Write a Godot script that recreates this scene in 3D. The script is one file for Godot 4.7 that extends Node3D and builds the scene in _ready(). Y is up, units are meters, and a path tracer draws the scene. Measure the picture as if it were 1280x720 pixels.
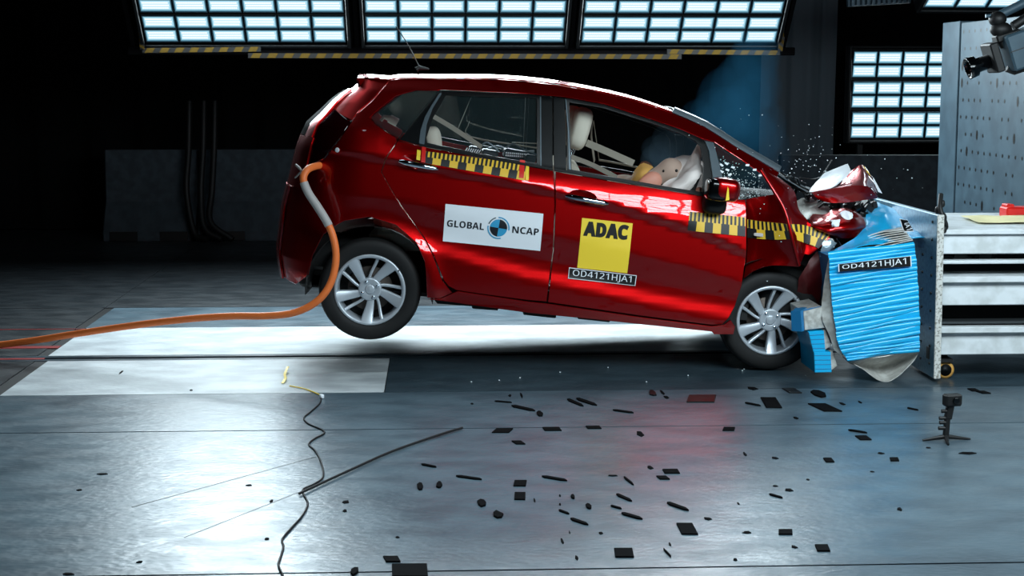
extends Node3D
# A crash hall: a red hatchback hitting a deformable barrier, lit by banks of LED lamps. Metres, y up; the car's near side stands about z = 0.

var used := {}
var M := {}
var car: Node3D
var env: Environment

func _ready():
	seed(7)
	var cam := Camera3D.new()
	cam.name = "camera"
	cam.position = Vector3(0, 1.75, 9.2)
	cam.rotation = Vector3(-0.131040, -0.048263, 0)
	cam.fov = 20.91982
	cam.near = 0.05
	cam.far = 60.0
	add_child(cam)
	env = Environment.new()
	env.background_mode = Environment.BG_COLOR
	env.background_color = Color(0, 0, 0)
	env.tonemap_mode = Environment.TONE_MAPPER_LINEAR
	env.tonemap_exposure = 1.0
	env.sdfgi_enabled = true
	env.ssao_enabled = true
	env.ssil_enabled = true
	env.volumetric_fog_enabled = true
	env.volumetric_fog_density = 0.0
	var we := WorldEnvironment.new()
	we.name = "surroundings"
	we.environment = env
	add_child(we)
	make_materials()
	lamps()
	room()
	floor_plates()
	background()
	trolley()
	barrier()
	build_car()
	occupant()
	hose_and_cables()
	small_camera()
	debris()
	smoke()

# ---------------------------------------------------------------- mesh helpers
class MB:
	var v := PackedVector3Array()
	var n := PackedVector3Array()
	var uv := PackedVector2Array()
	var ix := PackedInt32Array()

	func put(p: Vector3, nn: Vector3, t := Vector2.ZERO) -> int:
		v.append(p); n.append(nn); uv.append(t)
		return v.size() - 1

	func tri(a: Vector3, b: Vector3, c: Vector3, ta := Vector2.ZERO, tb := Vector2.ZERO, tc := Vector2.ZERO) -> void:
		var k := (b - a).cross(c - a)
		if k.length_squared() < 1e-16:
			return
		k = k.normalized()
		var i := put(a, k, ta)
		put(b, k, tb); put(c, k, tc)
		ix.append_array(PackedInt32Array([i, i + 2, i + 1]))

	func quad(a: Vector3, b: Vector3, c: Vector3, d: Vector3) -> void:  # counter-clockwise seen from outside
		tri(a, b, c, Vector2(0, 1), Vector2(1, 1), Vector2(1, 0))
		tri(a, c, d, Vector2(0, 1), Vector2(1, 0), Vector2(0, 0))

	func box(c: Vector3, s: Vector3, b := Basis.IDENTITY, bev := 0.0) -> void:
		var h := s * 0.5
		var e := minf(bev, minf(h.x, minf(h.y, h.z)) * 0.9)
		for axis in 3:
			for sg in [-1.0, 1.0]:
				var a := Vector3.ZERO
				a[axis] = sg
				var p := Vector3.ZERO
				p[(axis + 1) % 3] = 1.0
				var q := Vector3.ZERO
				q[(axis + 2) % 3] = 1.0
				if sg < 0.0:
					var t := p; p = q; q = t
				var cc := a * h
				var hp := p * (h - Vector3.ONE * e)
				var hq := q * (h - Vector3.ONE * e)
				quad(c + b * (cc - hp - hq), c + b * (cc + hp - hq), c + b * (cc + hp + hq), c + b * (cc - hp + hq))
		if e > 0.0:
			for axis in 3:
				var i := (axis + 1) % 3
				var j := (axis + 2) % 3
				for si in [-1.0, 1.0]:
					for sj in [-1.0, 1.0]:
						var pts := []
						for w in [[-1.0, 0], [1.0, 0], [1.0, 1], [-1.0, 1]]:
							var p := Vector3.ZERO
							p[axis] = w[0] * (h[axis] - e)
							p[i] = si * (h[i] - (0.0 if w[1] == 0 else e))
							p[j] = sj * (h[j] - (e if w[1] == 0 else 0.0))
							pts.append(c + b * p)
						if si * sj > 0.0: quad(pts[0], pts[1], pts[2], pts[3])
						else: quad(pts[3], pts[2], pts[1], pts[0])
			for sx in [-1.0, 1.0]:
				for sy in [-1.0, 1.0]:
					for sz in [-1.0, 1.0]:
						var k := Vector3(sx, sy, sz)
						var p0 := Vector3(sx * h.x, sy * (h.y - e), sz * (h.z - e))
						var p1 := Vector3(sx * (h.x - e), sy * h.y, sz * (h.z - e))
						var p2 := Vector3(sx * (h.x - e), sy * (h.y - e), sz * h.z)
						if k.x * k.y * k.z > 0.0: tri(c + b * p0, c + b * p1, c + b * p2)
						else: tri(c + b * p0, c + b * p2, c + b * p1)

	func grid(P: Array, closed := false, flip := false) -> void:  # rows of points, smooth; outside where (along row) x (down rows) points
		var nr := P.size()
		var nc: int = P[0].size()
		var base := v.size()
		for i in nr:
			for j in nc:
				var a: Vector3 = P[maxi(i - 1, 0)][j]
				var b: Vector3 = P[mini(i + 1, nr - 1)][j]
				var jl := j - 1
				var jr := j + 1
				if closed:
					jl = (nc - 2) if j == 0 else j - 1
					jr = 1 if j == nc - 1 else j + 1
				else:
					jl = maxi(jl, 0); jr = mini(jr, nc - 1)
				var c: Vector3 = P[i][jl]
				var d: Vector3 = P[i][jr]
				var k := (d - c).cross(b - a)
				if k.length_squared() < 1e-18:
					a = P[maxi(i - 2, 0)][j]; b = P[mini(i + 2, nr - 1)][j]
					var i2 := i + (1 if i == 0 else -1)
					k = (P[i2][jr] - P[i2][jl]).cross(b - a)
				k = k.normalized() if k.length_squared() > 1e-18 else Vector3.UP
				put(P[i][j], -k if flip else k, Vector2(float(j) / (nc - 1), float(i) / (nr - 1)))
		for i in nr - 1:
			for j in nc - 1:
				var a := base + i * nc + j
				var q := [a, a + nc, a + 1, a + 1, a + nc, a + nc + 1] if not flip else [a, a + 1, a + nc, a + 1, a + nc + 1, a + nc]
				ix.append_array(PackedInt32Array(q))

	static func refine(P: Array, m: int) -> Array:  # Catmull-Rom through a grid of points
		var wide := []
		for row in P:
			wide.append(line(row, m))
		var out := []
		for j in wide[0].size():
			var col := []
			for r in wide: col.append(r[j])
			col = line(col, m)
			for i in col.size():
				if j == 0: out.append([])
				out[i].append(col[i])
		return out

	static func line(p: Array, m: int) -> Array:
		if m <= 1 or p.size() < 2: return p
		var out := []
		for i in p.size() - 1:
			var a: Vector3 = p[i - 1] if i > 0 else p[0] * 2.0 - p[1]
			var b: Vector3 = p[i]
			var c: Vector3 = p[i + 1]
			var d: Vector3 = p[i + 2] if i + 2 < p.size() else c * 2.0 - b
			for k in m:
				out.append(b.cubic_interpolate(c, a, d, float(k) / m))
		out.append(p[-1])
		return out

	func sheet(P: Array, m := 1, thick := 0.003, dent := 0.0, sd := 1) -> void:  # thin sheet: outside face towards (along row) x (down rows) reversed by order
		var Q := refine(P, m)
		var nr := Q.size()
		var nc: int = Q[0].size()
		if dent > 0.0:
			var fn := FastNoiseLite.new()
			fn.seed = sd; fn.frequency = 6.0
			for i in nr:
				for j in nc:
					var p: Vector3 = Q[i][j]
					Q[i][j] = p + Vector3(fn.get_noise_3dv(p), fn.get_noise_3dv(p + Vector3(9, 0, 0)), fn.get_noise_3dv(p + Vector3(0, 9, 0))) * dent
		var first := v.size()
		grid(Q)
		var back := []
		for i in nr:
			var r := []
			for j in nc: r.append(Q[i][j] - n[first + i * nc + j] * thick)
			back.append(r)
		grid(back, false, true)
		for i in nr - 1:
			quad(Q[i][0], back[i][0], back[i + 1][0], Q[i + 1][0])
			quad(back[i][nc - 1], Q[i][nc - 1], Q[i + 1][nc - 1], back[i + 1][nc - 1])
		for j in nc - 1:
			quad(back[0][j], Q[0][j], Q[0][j + 1], back[0][j + 1])
			quad(Q[nr - 1][j], back[nr - 1][j], back[nr - 1][j + 1], Q[nr - 1][j + 1])

	func tube(pts: Array, r, sides := 8, caps := true) -> void:
		var rows := []
		var up := Vector3(0.13, 1, 0.31).normalized()
		for i in pts.size():
			var d: Vector3 = (pts[mini(i + 1, pts.size() - 1)] - pts[maxi(i - 1, 0)]).normalized()
			var x := up.cross(d)
			if x.length() < 0.05: x = Vector3(1, 0.1, 0).cross(d)
			x = x.normalized()
			up = d.cross(x).normalized()
			var rr: float = r[i] if r is Array else r
			var row := []
			for k in sides + 1:
				var a := TAU * k / sides
				row.append(pts[i] + (x * cos(a) + up * sin(a)) * rr)
			rows.append(row)
		grid(rows, true)
		if caps:
			for e in [0, rows.size() - 1]:
				for k in sides:
					if e == 0: tri(pts[0], rows[0][k + 1], rows[0][k])
					else: tri(pts[-1], rows[e][k], rows[e][k + 1])

	func strap(pts: Array, wide: Vector3, thick: float) -> void:  # flat band along a line
		var a := []
		var b := []
		for p in pts:
			a.append(p - wide * 0.5); b.append(p + wide * 0.5)
		sheet([a, b], 1, thick)

	func lathe(prof: Array, seg := 32, xf := Transform3D.IDENTITY, a0 := 0.0, a1 := TAU) -> void:  # profile of (r, z) turned round z
		var rows := []
		for p in prof:
			var row := []
			for k in seg + 1:
				var a := lerpf(a0, a1, float(k) / seg)
				row.append(xf * Vector3(cos(a) * p.x, sin(a) * p.x, p.y))
			rows.append(row)
		grid(rows, is_equal_approx(a1 - a0, TAU))

	func ball(c: Vector3, r: Vector3, b := Basis.IDENTITY, e := 1.0, seg := 20) -> void:
		var rows := []
		for i in seg / 2 + 1:
			var t := PI * i / (seg / 2)
			var row := []
			for k in seg + 1:
				var a := TAU * k / seg
				var q := Vector3(pow(absf(cos(a)), e) * signf(cos(a)) * pow(sin(t), e), pow(absf(cos(t)), e) * signf(cos(t)), pow(absf(sin(a)), e) * signf(sin(a)) * pow(sin(t), e))
				row.append(c + b * (q * r))
			rows.append(row)
		grid(rows, true, true)

	func prism(poly: PackedVector2Array, z0: float, z1: float, xf := Transform3D.IDENTITY, bev := 0.0) -> void:  # outline in x, y pulled along z; bevel on the z1 face
		var p := poly.duplicate()
		if area(p) < 0.0: p.reverse()
		var k := p.size()
		var inn := p
		if bev > 0.0: inn = inset(p, bev)
		var t := Geometry2D.triangulate_polygon(inn)
		for i in range(0, t.size(), 3):
			var a := inn[t[i]]
			var b := inn[t[i + 1]]
			var c := inn[t[i + 2]]
			if (b - a).cross(c - a) < 0.0:
				var s := b; b = c; c = s
			tri(xf * Vector3(a.x, a.y, z1), xf * Vector3(b.x, b.y, z1), xf * Vector3(c.x, c.y, z1))
		t = Geometry2D.triangulate_polygon(p)
		for i in range(0, t.size(), 3):
			var a := p[t[i]]
			var b := p[t[i + 1]]
			var c := p[t[i + 2]]
			if (b - a).cross(c - a) < 0.0:
				var s := b; b = c; c = s
			tri(xf * Vector3(a.x, a.y, z0), xf * Vector3(c.x, c.y, z0), xf * Vector3(b.x, b.y, z0))
		for i in k:
			var j := (i + 1) % k
			quad(xf * Vector3(p[i].x, p[i].y, z0), xf * Vector3(p[j].x, p[j].y, z0), xf * Vector3(p[j].x, p[j].y, z1 - bev), xf * Vector3(p[i].x, p[i].y, z1 - bev))
			if bev > 0.0:
				quad(xf * Vector3(p[i].x, p[i].y, z1 - bev), xf * Vector3(p[j].x, p[j].y, z1 - bev), xf * Vector3(inn[j].x, inn[j].y, z1), xf * Vector3(inn[i].x, inn[i].y, z1))

	static func area(p: PackedVector2Array) -> float:
		var s := 0.0
		for i in p.size(): s += p[i].cross(p[(i + 1) % p.size()])
		return s * 0.5

	static func inset(p: PackedVector2Array, d: float) -> PackedVector2Array:  # counter-clockwise outline moved inwards
		var out := PackedVector2Array()
		var k := p.size()
		for i in k:
			var a := (p[i] - p[(i + k - 1) % k]).normalized()
			var b := (p[(i + 1) % k] - p[i]).normalized()
			var m := a.orthogonal() + b.orthogonal()
			if Vector2(1, 0).orthogonal().y < 0.0: m = -m
			var l := m.length()
			out.append(p[i] + (m / l * d / maxf(l * 0.5, 0.5) if l > 0.01 else Vector2.ZERO))
		return out

	func merge(o: MB, xf: Transform3D) -> void:
		var base := v.size()
		for i in o.v.size():
			v.append(xf * o.v[i]); n.append((xf.basis * o.n[i]).normalized()); uv.append(o.uv[i])
		for i in o.ix: ix.append(i + base)

	func rebase() -> Vector3:  # moves the mesh so that its origin is the middle of its foot; gives where that was
		var lo := v[0]
		var hi := v[0]
		for p in v:
			lo = lo.min(p); hi = hi.max(p)
		var at := Vector3((lo.x + hi.x) / 2, lo.y, (lo.z + hi.z) / 2)
		for i in v.size(): v[i] -= at
		return at

	func mesh(into: ArrayMesh = null, m: Material = null) -> ArrayMesh:
		var am := into if into else ArrayMesh.new()
		var arr := []
		arr.resize(Mesh.ARRAY_MAX)
		arr[Mesh.ARRAY_VERTEX] = v; arr[Mesh.ARRAY_NORMAL] = n; arr[Mesh.ARRAY_TEX_UV] = uv; arr[Mesh.ARRAY_INDEX] = ix
		am.add_surface_from_arrays(Mesh.PRIMITIVE_TRIANGLES, arr)
		if m: am.surface_set_material(am.get_surface_count() - 1, m)
		return am

# ---------------------------------------------------------------- scene helpers
func numbered(called: String) -> String:
	used[called] = used.get(called, 0) + 1
	return called if used[called] == 1 else "%s_%03d" % [called, used[called] - 1]

func tag(o: Node3D, label: String, category: String, group := "", kind := "") -> void:
	if label: o.set_meta("label", label)
	if category: o.set_meta("category", category)
	if group: o.set_meta("group", group)
	if kind: o.set_meta("kind", kind)

func thing(called: String, label: String, category: String, at := Vector3.ZERO, group := "") -> Node3D:
	var o := Node3D.new()
	o.name = numbered(called)
	o.position = at
	tag(o, label, category, group)
	add_child(o)
	return o

func part(called: String, shape, m: Material, parent: Node3D, label := "") -> MeshInstance3D:
	var o := MeshInstance3D.new()
	o.name = called
	o.mesh = shape.mesh() if shape is MB else shape
	if m: o.material_override = m
	if label: o.set_meta("label", label)
	o.cast_shadow = GeometryInstance3D.SHADOW_CASTING_SETTING_ON
	parent.add_child(o, true)
	return o

func solo(called: String, b: MB, m: Material, label: String, category: String, group := "", kind := "") -> MeshInstance3D:
	var at := b.rebase()
	var o := part(numbered(called), b, m, self)
	o.position = at
	tag(o, label, category, group, kind)
	return o

func struct(called: String, b: MB, m: Material) -> MeshInstance3D:
	var o := part(called, b, m, self)
	o.set_meta("kind", "structure")
	return o

func pv(a: Array) -> PackedVector2Array:
	var p := PackedVector2Array()
	for i in range(0, a.size(), 2): p.append(Vector2(a[i], a[i + 1]))
	return p

func mat(c: Color, rough: float, metal := 0.0, spec := 0.5) -> StandardMaterial3D:
	var m := StandardMaterial3D.new()
	m.albedo_color = c; m.roughness = rough; m.metallic = metal; m.metallic_specular = spec
	return m

func noise_tex(freq: float, sd: int, lo: Color, hi: Color, size := 512, oct := 4, a := 0.25, b := 0.75) -> NoiseTexture2D:
	var t := NoiseTexture2D.new()
	var fn := FastNoiseLite.new()
	fn.seed = sd; fn.frequency = freq; fn.fractal_octaves = oct
	fn.noise_type = FastNoiseLite.TYPE_SIMPLEX_SMOOTH
	t.noise = fn; t.width = size; t.height = size; t.seamless = true
	var g := Gradient.new()
	g.set_color(0, lo); g.set_color(1, hi); g.set_offset(0, a); g.set_offset(1, b)
	t.color_ramp = g
	return t

func tri_map(m: StandardMaterial3D, scale: Vector3) -> StandardMaterial3D:
	m.uv1_triplanar = true; m.uv1_world_triplanar = true; m.uv1_scale = scale
	return m

func glowing(m: StandardMaterial3D, c: Color, e: float) -> StandardMaterial3D:
	m.emission_enabled = true; m.emission = c; m.emission_energy_multiplier = e
	return m

func text_mesh(s: String, bold: bool, heavy := 0.0) -> ArrayMesh:
	var f := SystemFont.new()
	f.font_names = PackedStringArray(["Droid Sans"])
	f.font_weight = 700 if bold else 400
	var t := TextMesh.new()
	var fv := FontVariation.new()
	fv.base_font = f; fv.variation_embolden = heavy
	t.text = s; t.font = fv if heavy > 0.0 else f; t.font_size = 64; t.pixel_size = 0.01; t.depth = 0.0; t.curve_step = 1.0
	var am := ArrayMesh.new()
	am.add_surface_from_arrays(Mesh.PRIMITIVE_TRIANGLES, t.surface_get_arrays(0))
	return am

func lettering(s: String, bold: bool, at: Callable, heavy := 0.0) -> MB:  # lettering laid on a surface: at(x, y) with x, y from 0 to 1 in the words' own frame
	var arr := text_mesh(s, bold, heavy).surface_get_arrays(0)
	var vv: PackedVector3Array = arr[Mesh.ARRAY_VERTEX]
	var ii: PackedInt32Array = arr[Mesh.ARRAY_INDEX] if arr[Mesh.ARRAY_INDEX] != null else PackedInt32Array(range(vv.size()))
	var lo := Vector2(1e9, 1e9)
	var hi := -lo
	for p in vv:
		lo = lo.min(Vector2(p.x, p.y)); hi = hi.max(Vector2(p.x, p.y))
	var b := MB.new()
	for i in range(0, ii.size(), 3):
		var q := []
		for k in 3:
			var p := vv[ii[i + k]]
			q.append(at.call((p.x - lo.x) / (hi.x - lo.x), (p.y - lo.y) / (hi.y - lo.y)))
		var up: Vector3 = at.call(0.5, 1.0) - at.call(0.5, 0.0)
		var right: Vector3 = at.call(1.0, 0.5) - at.call(0.0, 0.5)
		if (q[1] - q[0]).cross(q[2] - q[0]).dot(right.cross(up)) < 0.0:
			var t = q[1]; q[1] = q[2]; q[2] = t
		b.tri(q[0], q[1], q[2])
	return b

func led_texture() -> ImageTexture:
	var im := Image.create(192, 96, false, Image.FORMAT_RGB8)
	im.fill(Color(0.36, 0.55, 0.63))
	im.fill_rect(Rect2i(6, 10, 180, 76), Color(0.62, 0.80, 0.87))
	im.fill_rect(Rect2i(10, 18, 172, 60), Color(0.66, 0.82, 0.89))
	for r in 3:
		for c in 18:
			var cx := 16 + c * 9 + (4 if r % 2 else 0)
			var cy := 27 + r * 21
			for y in range(-9, 10):
				for x in range(-4, 5):
					var d := sqrt(x * x * 4.4 + y * y * 0.9)
					if d < 8.5: im.set_pixel(clampi(cx + x, 0, 191), cy + y, Color(1, 1, 1).lerp(Color(0.8, 0.9, 0.95), clampf(d / 8.5 - 0.4, 0, 1)))
	return ImageTexture.create_from_image(im)

func tape_texture(cells: int, stages := 5) -> ImageTexture:  # measuring tape: ticks above, squares below
	var im := Image.create(cells * 40, 64, false, Image.FORMAT_RGB8)
	var yellow := Color(0.93, 0.75, 0.22)
	var dark := Color(0.09, 0.10, 0.11)
	im.fill(yellow)
	for c in cells:
		if c % 2 == 0: im.fill_rect(Rect2i(c * 40, 34, 40, 30), dark)
		for k in 2:
			im.fill_rect(Rect2i(c * 40 + k * 20 + 4, 0, 10, 34), dark)
		im.fill_rect(Rect2i(c * 40, 30, 40, 4), dark if c % 2 == 0 else yellow)
	return ImageTexture.create_from_image(im)

func make_materials() -> void:
	var p := mat(Color(0.66, 0.010, 0.020), 0.36, 0.92, 0.5)
	p.clearcoat_enabled = true; p.clearcoat = 1.0; p.clearcoat_roughness = 0.02
	M.paint = p
	var pi := mat(Color(0.30, 0.02, 0.03), 0.5, 0.1)
	M.paint_inner = pi
	M.black = mat(Color(0.025, 0.027, 0.03), 0.55)
	M.gloss = mat(Color(0.015, 0.02, 0.025), 0.12)
	M.trim = mat(Color(0.04, 0.045, 0.05), 0.35)
	M.pillar = mat(Color(0.02, 0.03, 0.037), 0.38, 0.0, 0.3)
	M.dark_window = mat(Color(0.008, 0.010, 0.012), 0.5, 0.0, 0.02)
	M.screen = mat(Color(0.03, 0.04, 0.045), 0.3, 0.0, 0.3)
	M.grey_trim = mat(Color(0.42, 0.47, 0.50), 0.3, 0.5)
	M.chrome = mat(Color(0.82, 0.86, 0.9), 0.08, 1.0)
	M.alloy = mat(Color(0.78, 0.81, 0.84), 0.36, 0.45)
	M.alloy_dark = mat(Color(0.25, 0.27, 0.29), 0.4, 0.8)
	M.rubber = mat(Color(0.035, 0.037, 0.04), 0.7)
	M.steel = mat(Color(0.35, 0.37, 0.38), 0.4, 0.8)
	M.disc = mat(Color(0.30, 0.27, 0.25), 0.45, 0.7)
	var g := StandardMaterial3D.new()
	g.transparency = BaseMaterial3D.TRANSPARENCY_ALPHA
	g.albedo_color = Color(0.55, 0.7, 0.72, 0.03); g.roughness = 0.03
	M.glass = g
	M.lamp_red = mat(Color(0.10, 0.005, 0.01), 0.06)
	M.white = mat(Color(0.93, 0.95, 0.97), 0.45)
	M.label_black = mat(Color(0.02, 0.022, 0.025), 0.4)
	M.yellow = mat(Color(0.98, 0.84, 0.22), 0.45)
	M.navy = mat(Color(0.04, 0.07, 0.11), 0.5)
	M.cyan = mat(Color(0.20, 0.62, 0.80), 0.5)
	M.red_tape = mat(Color(0.85, 0.10, 0.06), 0.45)
	M.cream = mat(Color(0.80, 0.78, 0.72), 0.8)
	M.belt = mat(Color(0.62, 0.60, 0.55), 0.7)
	M.airbag = mat(Color(0.90, 0.86, 0.84), 0.85)
	M.tan_cloth = mat(Color(0.72, 0.62, 0.56), 0.85)
	M.brown = mat(Color(0.32, 0.17, 0.09), 0.8)
	M.rig = mat(Color(0.035, 0.035, 0.04), 0.8, 0.0, 0.1)
	M.spot_face = glowing(mat(Color(0.8, 0.85, 0.9), 0.5), Color(0.9, 0.97, 1.0), 1.5)
	M.skin = mat(Color(0.80, 0.55, 0.47), 0.6)
	M.gold = mat(Color(0.80, 0.60, 0.30), 0.7)
	M.interior = mat(Color(0.018, 0.018, 0.02), 0.8)
	M.orange = mat(Color(0.98, 0.50, 0.24), 0.5)
	M.wrap = mat(Color(0.72, 0.70, 0.69), 0.55)
	M.cable = mat(Color(0.02, 0.02, 0.022), 0.6)
	M.curtain = mat(Color(0.055, 0.06, 0.062), 0.95, 0.0, 0.2)
	M.curtain_grey = mat(Color(0.36, 0.40, 0.43), 0.9, 0.0, 0.2)
	M.dark_metal = mat(Color(0.035, 0.05, 0.06), 0.5, 0.3)
	var lf := glowing(mat(Color(0.1, 0.13, 0.15), 0.5), Color.WHITE, 1.2)
	lf.emission_texture = led_texture()
	lf.emission_operator = BaseMaterial3D.EMISSION_OP_MULTIPLY
	M.led = lf
	M.led_rim = mat(Color(0.30, 0.42, 0.48), 0.4, 0.5)
	var bl := mat(Color(0.05, 0.68, 0.90), 0.30)
	bl.clearcoat_enabled = true; bl.clearcoat = 0.5; bl.clearcoat_roughness = 0.15
	M.blue = bl
	M.blue_dull = mat(Color(0.10, 0.45, 0.66), 0.5)
	var al := mat(Color(0.80, 0.80, 0.78), 0.42, 0.1)
	al.albedo_texture = noise_tex(0.02, 5, Color(0.82, 0.81, 0.8), Color(1, 1, 1))
	M.alu = tri_map(al, Vector3(2, 2, 2))
	var ws := mat(Color(0.86, 0.88, 0.89), 0.42)
	ws.albedo_texture = noise_tex(0.012, 8, Color(0.90, 0.90, 0.89), Color(1, 1, 1), 512, 5, 0.2, 0.6)
	M.white_steel = tri_map(ws, Vector3(0.9, 0.9, 0.9))
	var wr := mat(Color(0.80, 0.80, 0.78), 0.6)
	wr.albedo_texture = noise_tex(0.03, 9, Color(0.55, 0.53, 0.50), Color(1, 1, 1), 512, 5, 0.15, 0.5)
	M.worn_edge = tri_map(wr, Vector3(3, 3, 3))
	var pl := mat(Color(0.38, 0.54, 0.62), 0.4, 0.25)
	pl.albedo_texture = noise_tex(0.03, 11, Color(0.80, 0.82, 0.83), Color(1, 1, 1), 512, 5, 0.2, 0.6)
	M.plate = tri_map(pl, Vector3(2, 2, 2))
	var gs := mat(Color(0.25, 0.34, 0.39), 0.5, 0.15)
	gs.albedo_texture = noise_tex(0.01, 12, Color(0.86, 0.87, 0.88), Color(1, 1, 1), 512, 5)
	M.wall_steel = tri_map(gs, Vector3(0.7, 0.7, 0.7))
	var co := mat(Color(0.22, 0.26, 0.29), 0.85)
	co.albedo_texture = noise_tex(0.015, 14, Color(0.82, 0.82, 0.82), Color(1, 1, 1), 512, 5)
	M.concrete = tri_map(co, Vector3(0.8, 0.8, 0.8))
	M.hazard = mat(Color(0.32, 0.25, 0.09), 0.8, 0.0, 0.2)
	M.foam = mat(Color(0.05, 0.05, 0.055), 0.85, 0.0, 0.15)
	M.crumb = mat(Color(0.92, 0.97, 0.98), 0.15)
	M.lamp_glass = mat(Color(0.55, 0.62, 0.66), 0.12, 0.3)
	M.paper = mat(Color(0.90, 0.86, 0.66), 0.8)
	M.red_paint = mat(Color(0.50, 0.07, 0.06), 0.5)
	M.floor_dark = floor_mat(Color(0.13, 0.15, 0.165), 21, 0.42)  # darker albedo stands in for the missing light on the back floor
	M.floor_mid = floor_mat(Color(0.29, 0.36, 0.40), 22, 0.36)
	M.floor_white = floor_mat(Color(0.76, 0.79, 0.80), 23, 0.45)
	M.floor_grey = floor_mat(Color(0.20, 0.265, 0.30), 24, 0.34)

func floor_mat(c: Color, sd: int, rough: float) -> StandardMaterial3D:
	var m := mat(c, 1.0, 0.0, 0.6)
	m.albedo_texture = noise_tex(0.006, sd, Color(0.84, 0.84, 0.85), Color(1, 1, 1), 1024, 6, 0.2, 0.75)
	m.roughness_texture = noise_tex(0.008, sd + 40, Color(rough * 0.88, rough * 0.88, rough * 0.88), Color(rough * 1.15, rough * 1.15, rough * 1.15), 1024, 6)
	m.roughness_texture_channel = BaseMaterial3D.TEXTURE_CHANNEL_RED
	m.heightmap_enabled = true
	m.heightmap_texture = noise_tex(0.09, sd + 80, Color.BLACK, Color.WHITE, 512, 3)
	m.heightmap_scale = 0.08
	return tri_map(m, Vector3(0.35, 0.35, 0.6))

# ---------------------------------------------------------------- lamps
const COL := 0.286
const ROW := 0.156
const FIX := 0.341
var module_mesh: ArrayMesh

func led_module() -> ArrayMesh:  # a housing with a rim round one glowing face
	if module_mesh: return module_mesh
	var w := 0.274
	var h := 0.145
	var body := MB.new()
	body.box(Vector3(0, 0, -0.02), Vector3(w, h, 0.04))
	for s in [-1.0, 1.0]:
		body.box(Vector3(s * (w / 2 - 0.004), 0, 0.003), Vector3(0.008, h, 0.012))
		body.box(Vector3(0, s * (h / 2 - 0.004), 0.003), Vector3(w - 0.016, 0.008, 0.012))
	module_mesh = body.mesh(null, M.led_rim)
	var face := MB.new()
	face.quad(Vector3(-w / 2 + 0.008, -h / 2 + 0.008, 0.002), Vector3(w / 2 - 0.008, -h / 2 + 0.008, 0.002), Vector3(w / 2 - 0.008, h / 2 - 0.008, 0.002), Vector3(-w / 2 + 0.008, h / 2 - 0.008, 0.002))
	face.mesh(module_mesh, M.led)
	return module_mesh

func lamp_bank(label: String, at: Vector3, tilt: float, cols: int, fixtures: int, turn := 0.0, louver := 0.0, grid := 0, energy := 1.0, group := "LED lamp banks over the crash lane") -> Node3D:
	var t := thing("lamp_bank", label, "lamp", at, group)
	t.rotation = Vector3(tilt, turn, 0)
	var w := cols * COL
	var h := fixtures * FIX
	var f := MB.new()
	f.box(Vector3(0, h / 2, -0.10), Vector3(w + 0.09, h + 0.07, 0.06), Basis.IDENTITY, 0.005)
	for s in [-1.0, 1.0]:
		f.box(Vector3(s * (w / 2 + 0.025), h / 2, -0.03), Vector3(0.03, h + 0.07, 0.12), Basis.IDENTITY, 0.004)
		f.box(Vector3(0, h / 2 + s * (h / 2 + 0.02), -0.03), Vector3(w + 0.02, 0.03, 0.12), Basis.IDENTITY, 0.004)
	for k in range(1, fixtures):
		f.box(Vector3(0, k * FIX, -0.035), Vector3(w, 0.018, 0.09))
	if at.y < 1.5:
		for s in [-1.0, 1.0]: f.box(Vector3(s * w * 0.4, -at.y / 2, -0.12), Vector3(0.06, at.y, 0.06))
	part("frame", f, M.dark_metal, t)
	for k in fixtures:
		var piv := Transform3D(Basis(Vector3.RIGHT, louver), Vector3(0, (k + 0.5) * FIX, 0))
		for r in 2:
			for c in cols:
				var o := part("led_module", led_module(), null, t)
				o.transform = piv * Transform3D(Basis.IDENTITY, Vector3((c + 0.5) * COL - w / 2, (r - 0.5) * ROW, 0))
		var n := 1 if grid == 0 else cols
		for c in n * (2 if grid == 2 else 1):
			var l := AreaLight3D.new()
			l.name = "led_light"
			l.area_size = Vector2(w / n - (0.030 if grid else 0.0), FIX - 0.05 if grid < 2 else ROW - 0.026)
			l.light_energy = energy / (n * (2 if grid == 2 else 1))
			l.light_color = Color(0.90, 0.97, 1.0)
			l.shadow_enabled = true
			l.area_range = 30.0
			l.transform = piv * Transform3D(Basis(Vector3.UP, PI), Vector3((c % n + 0.5) * w / n - w / 2, 0.0 if grid < 2 else (c / n - 0.5) * ROW, 0.014))
			t.add_child(l, true)
	return t

const BACK := 3.4   # energy of one lamp fixture behind the car
const FRONT := 4.0  # of one on the camera's side
const NEAR := 24.0   # the added unseen spot lamp that brightens the near floor
const TOP := 1.3    # and of one overhead

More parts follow.
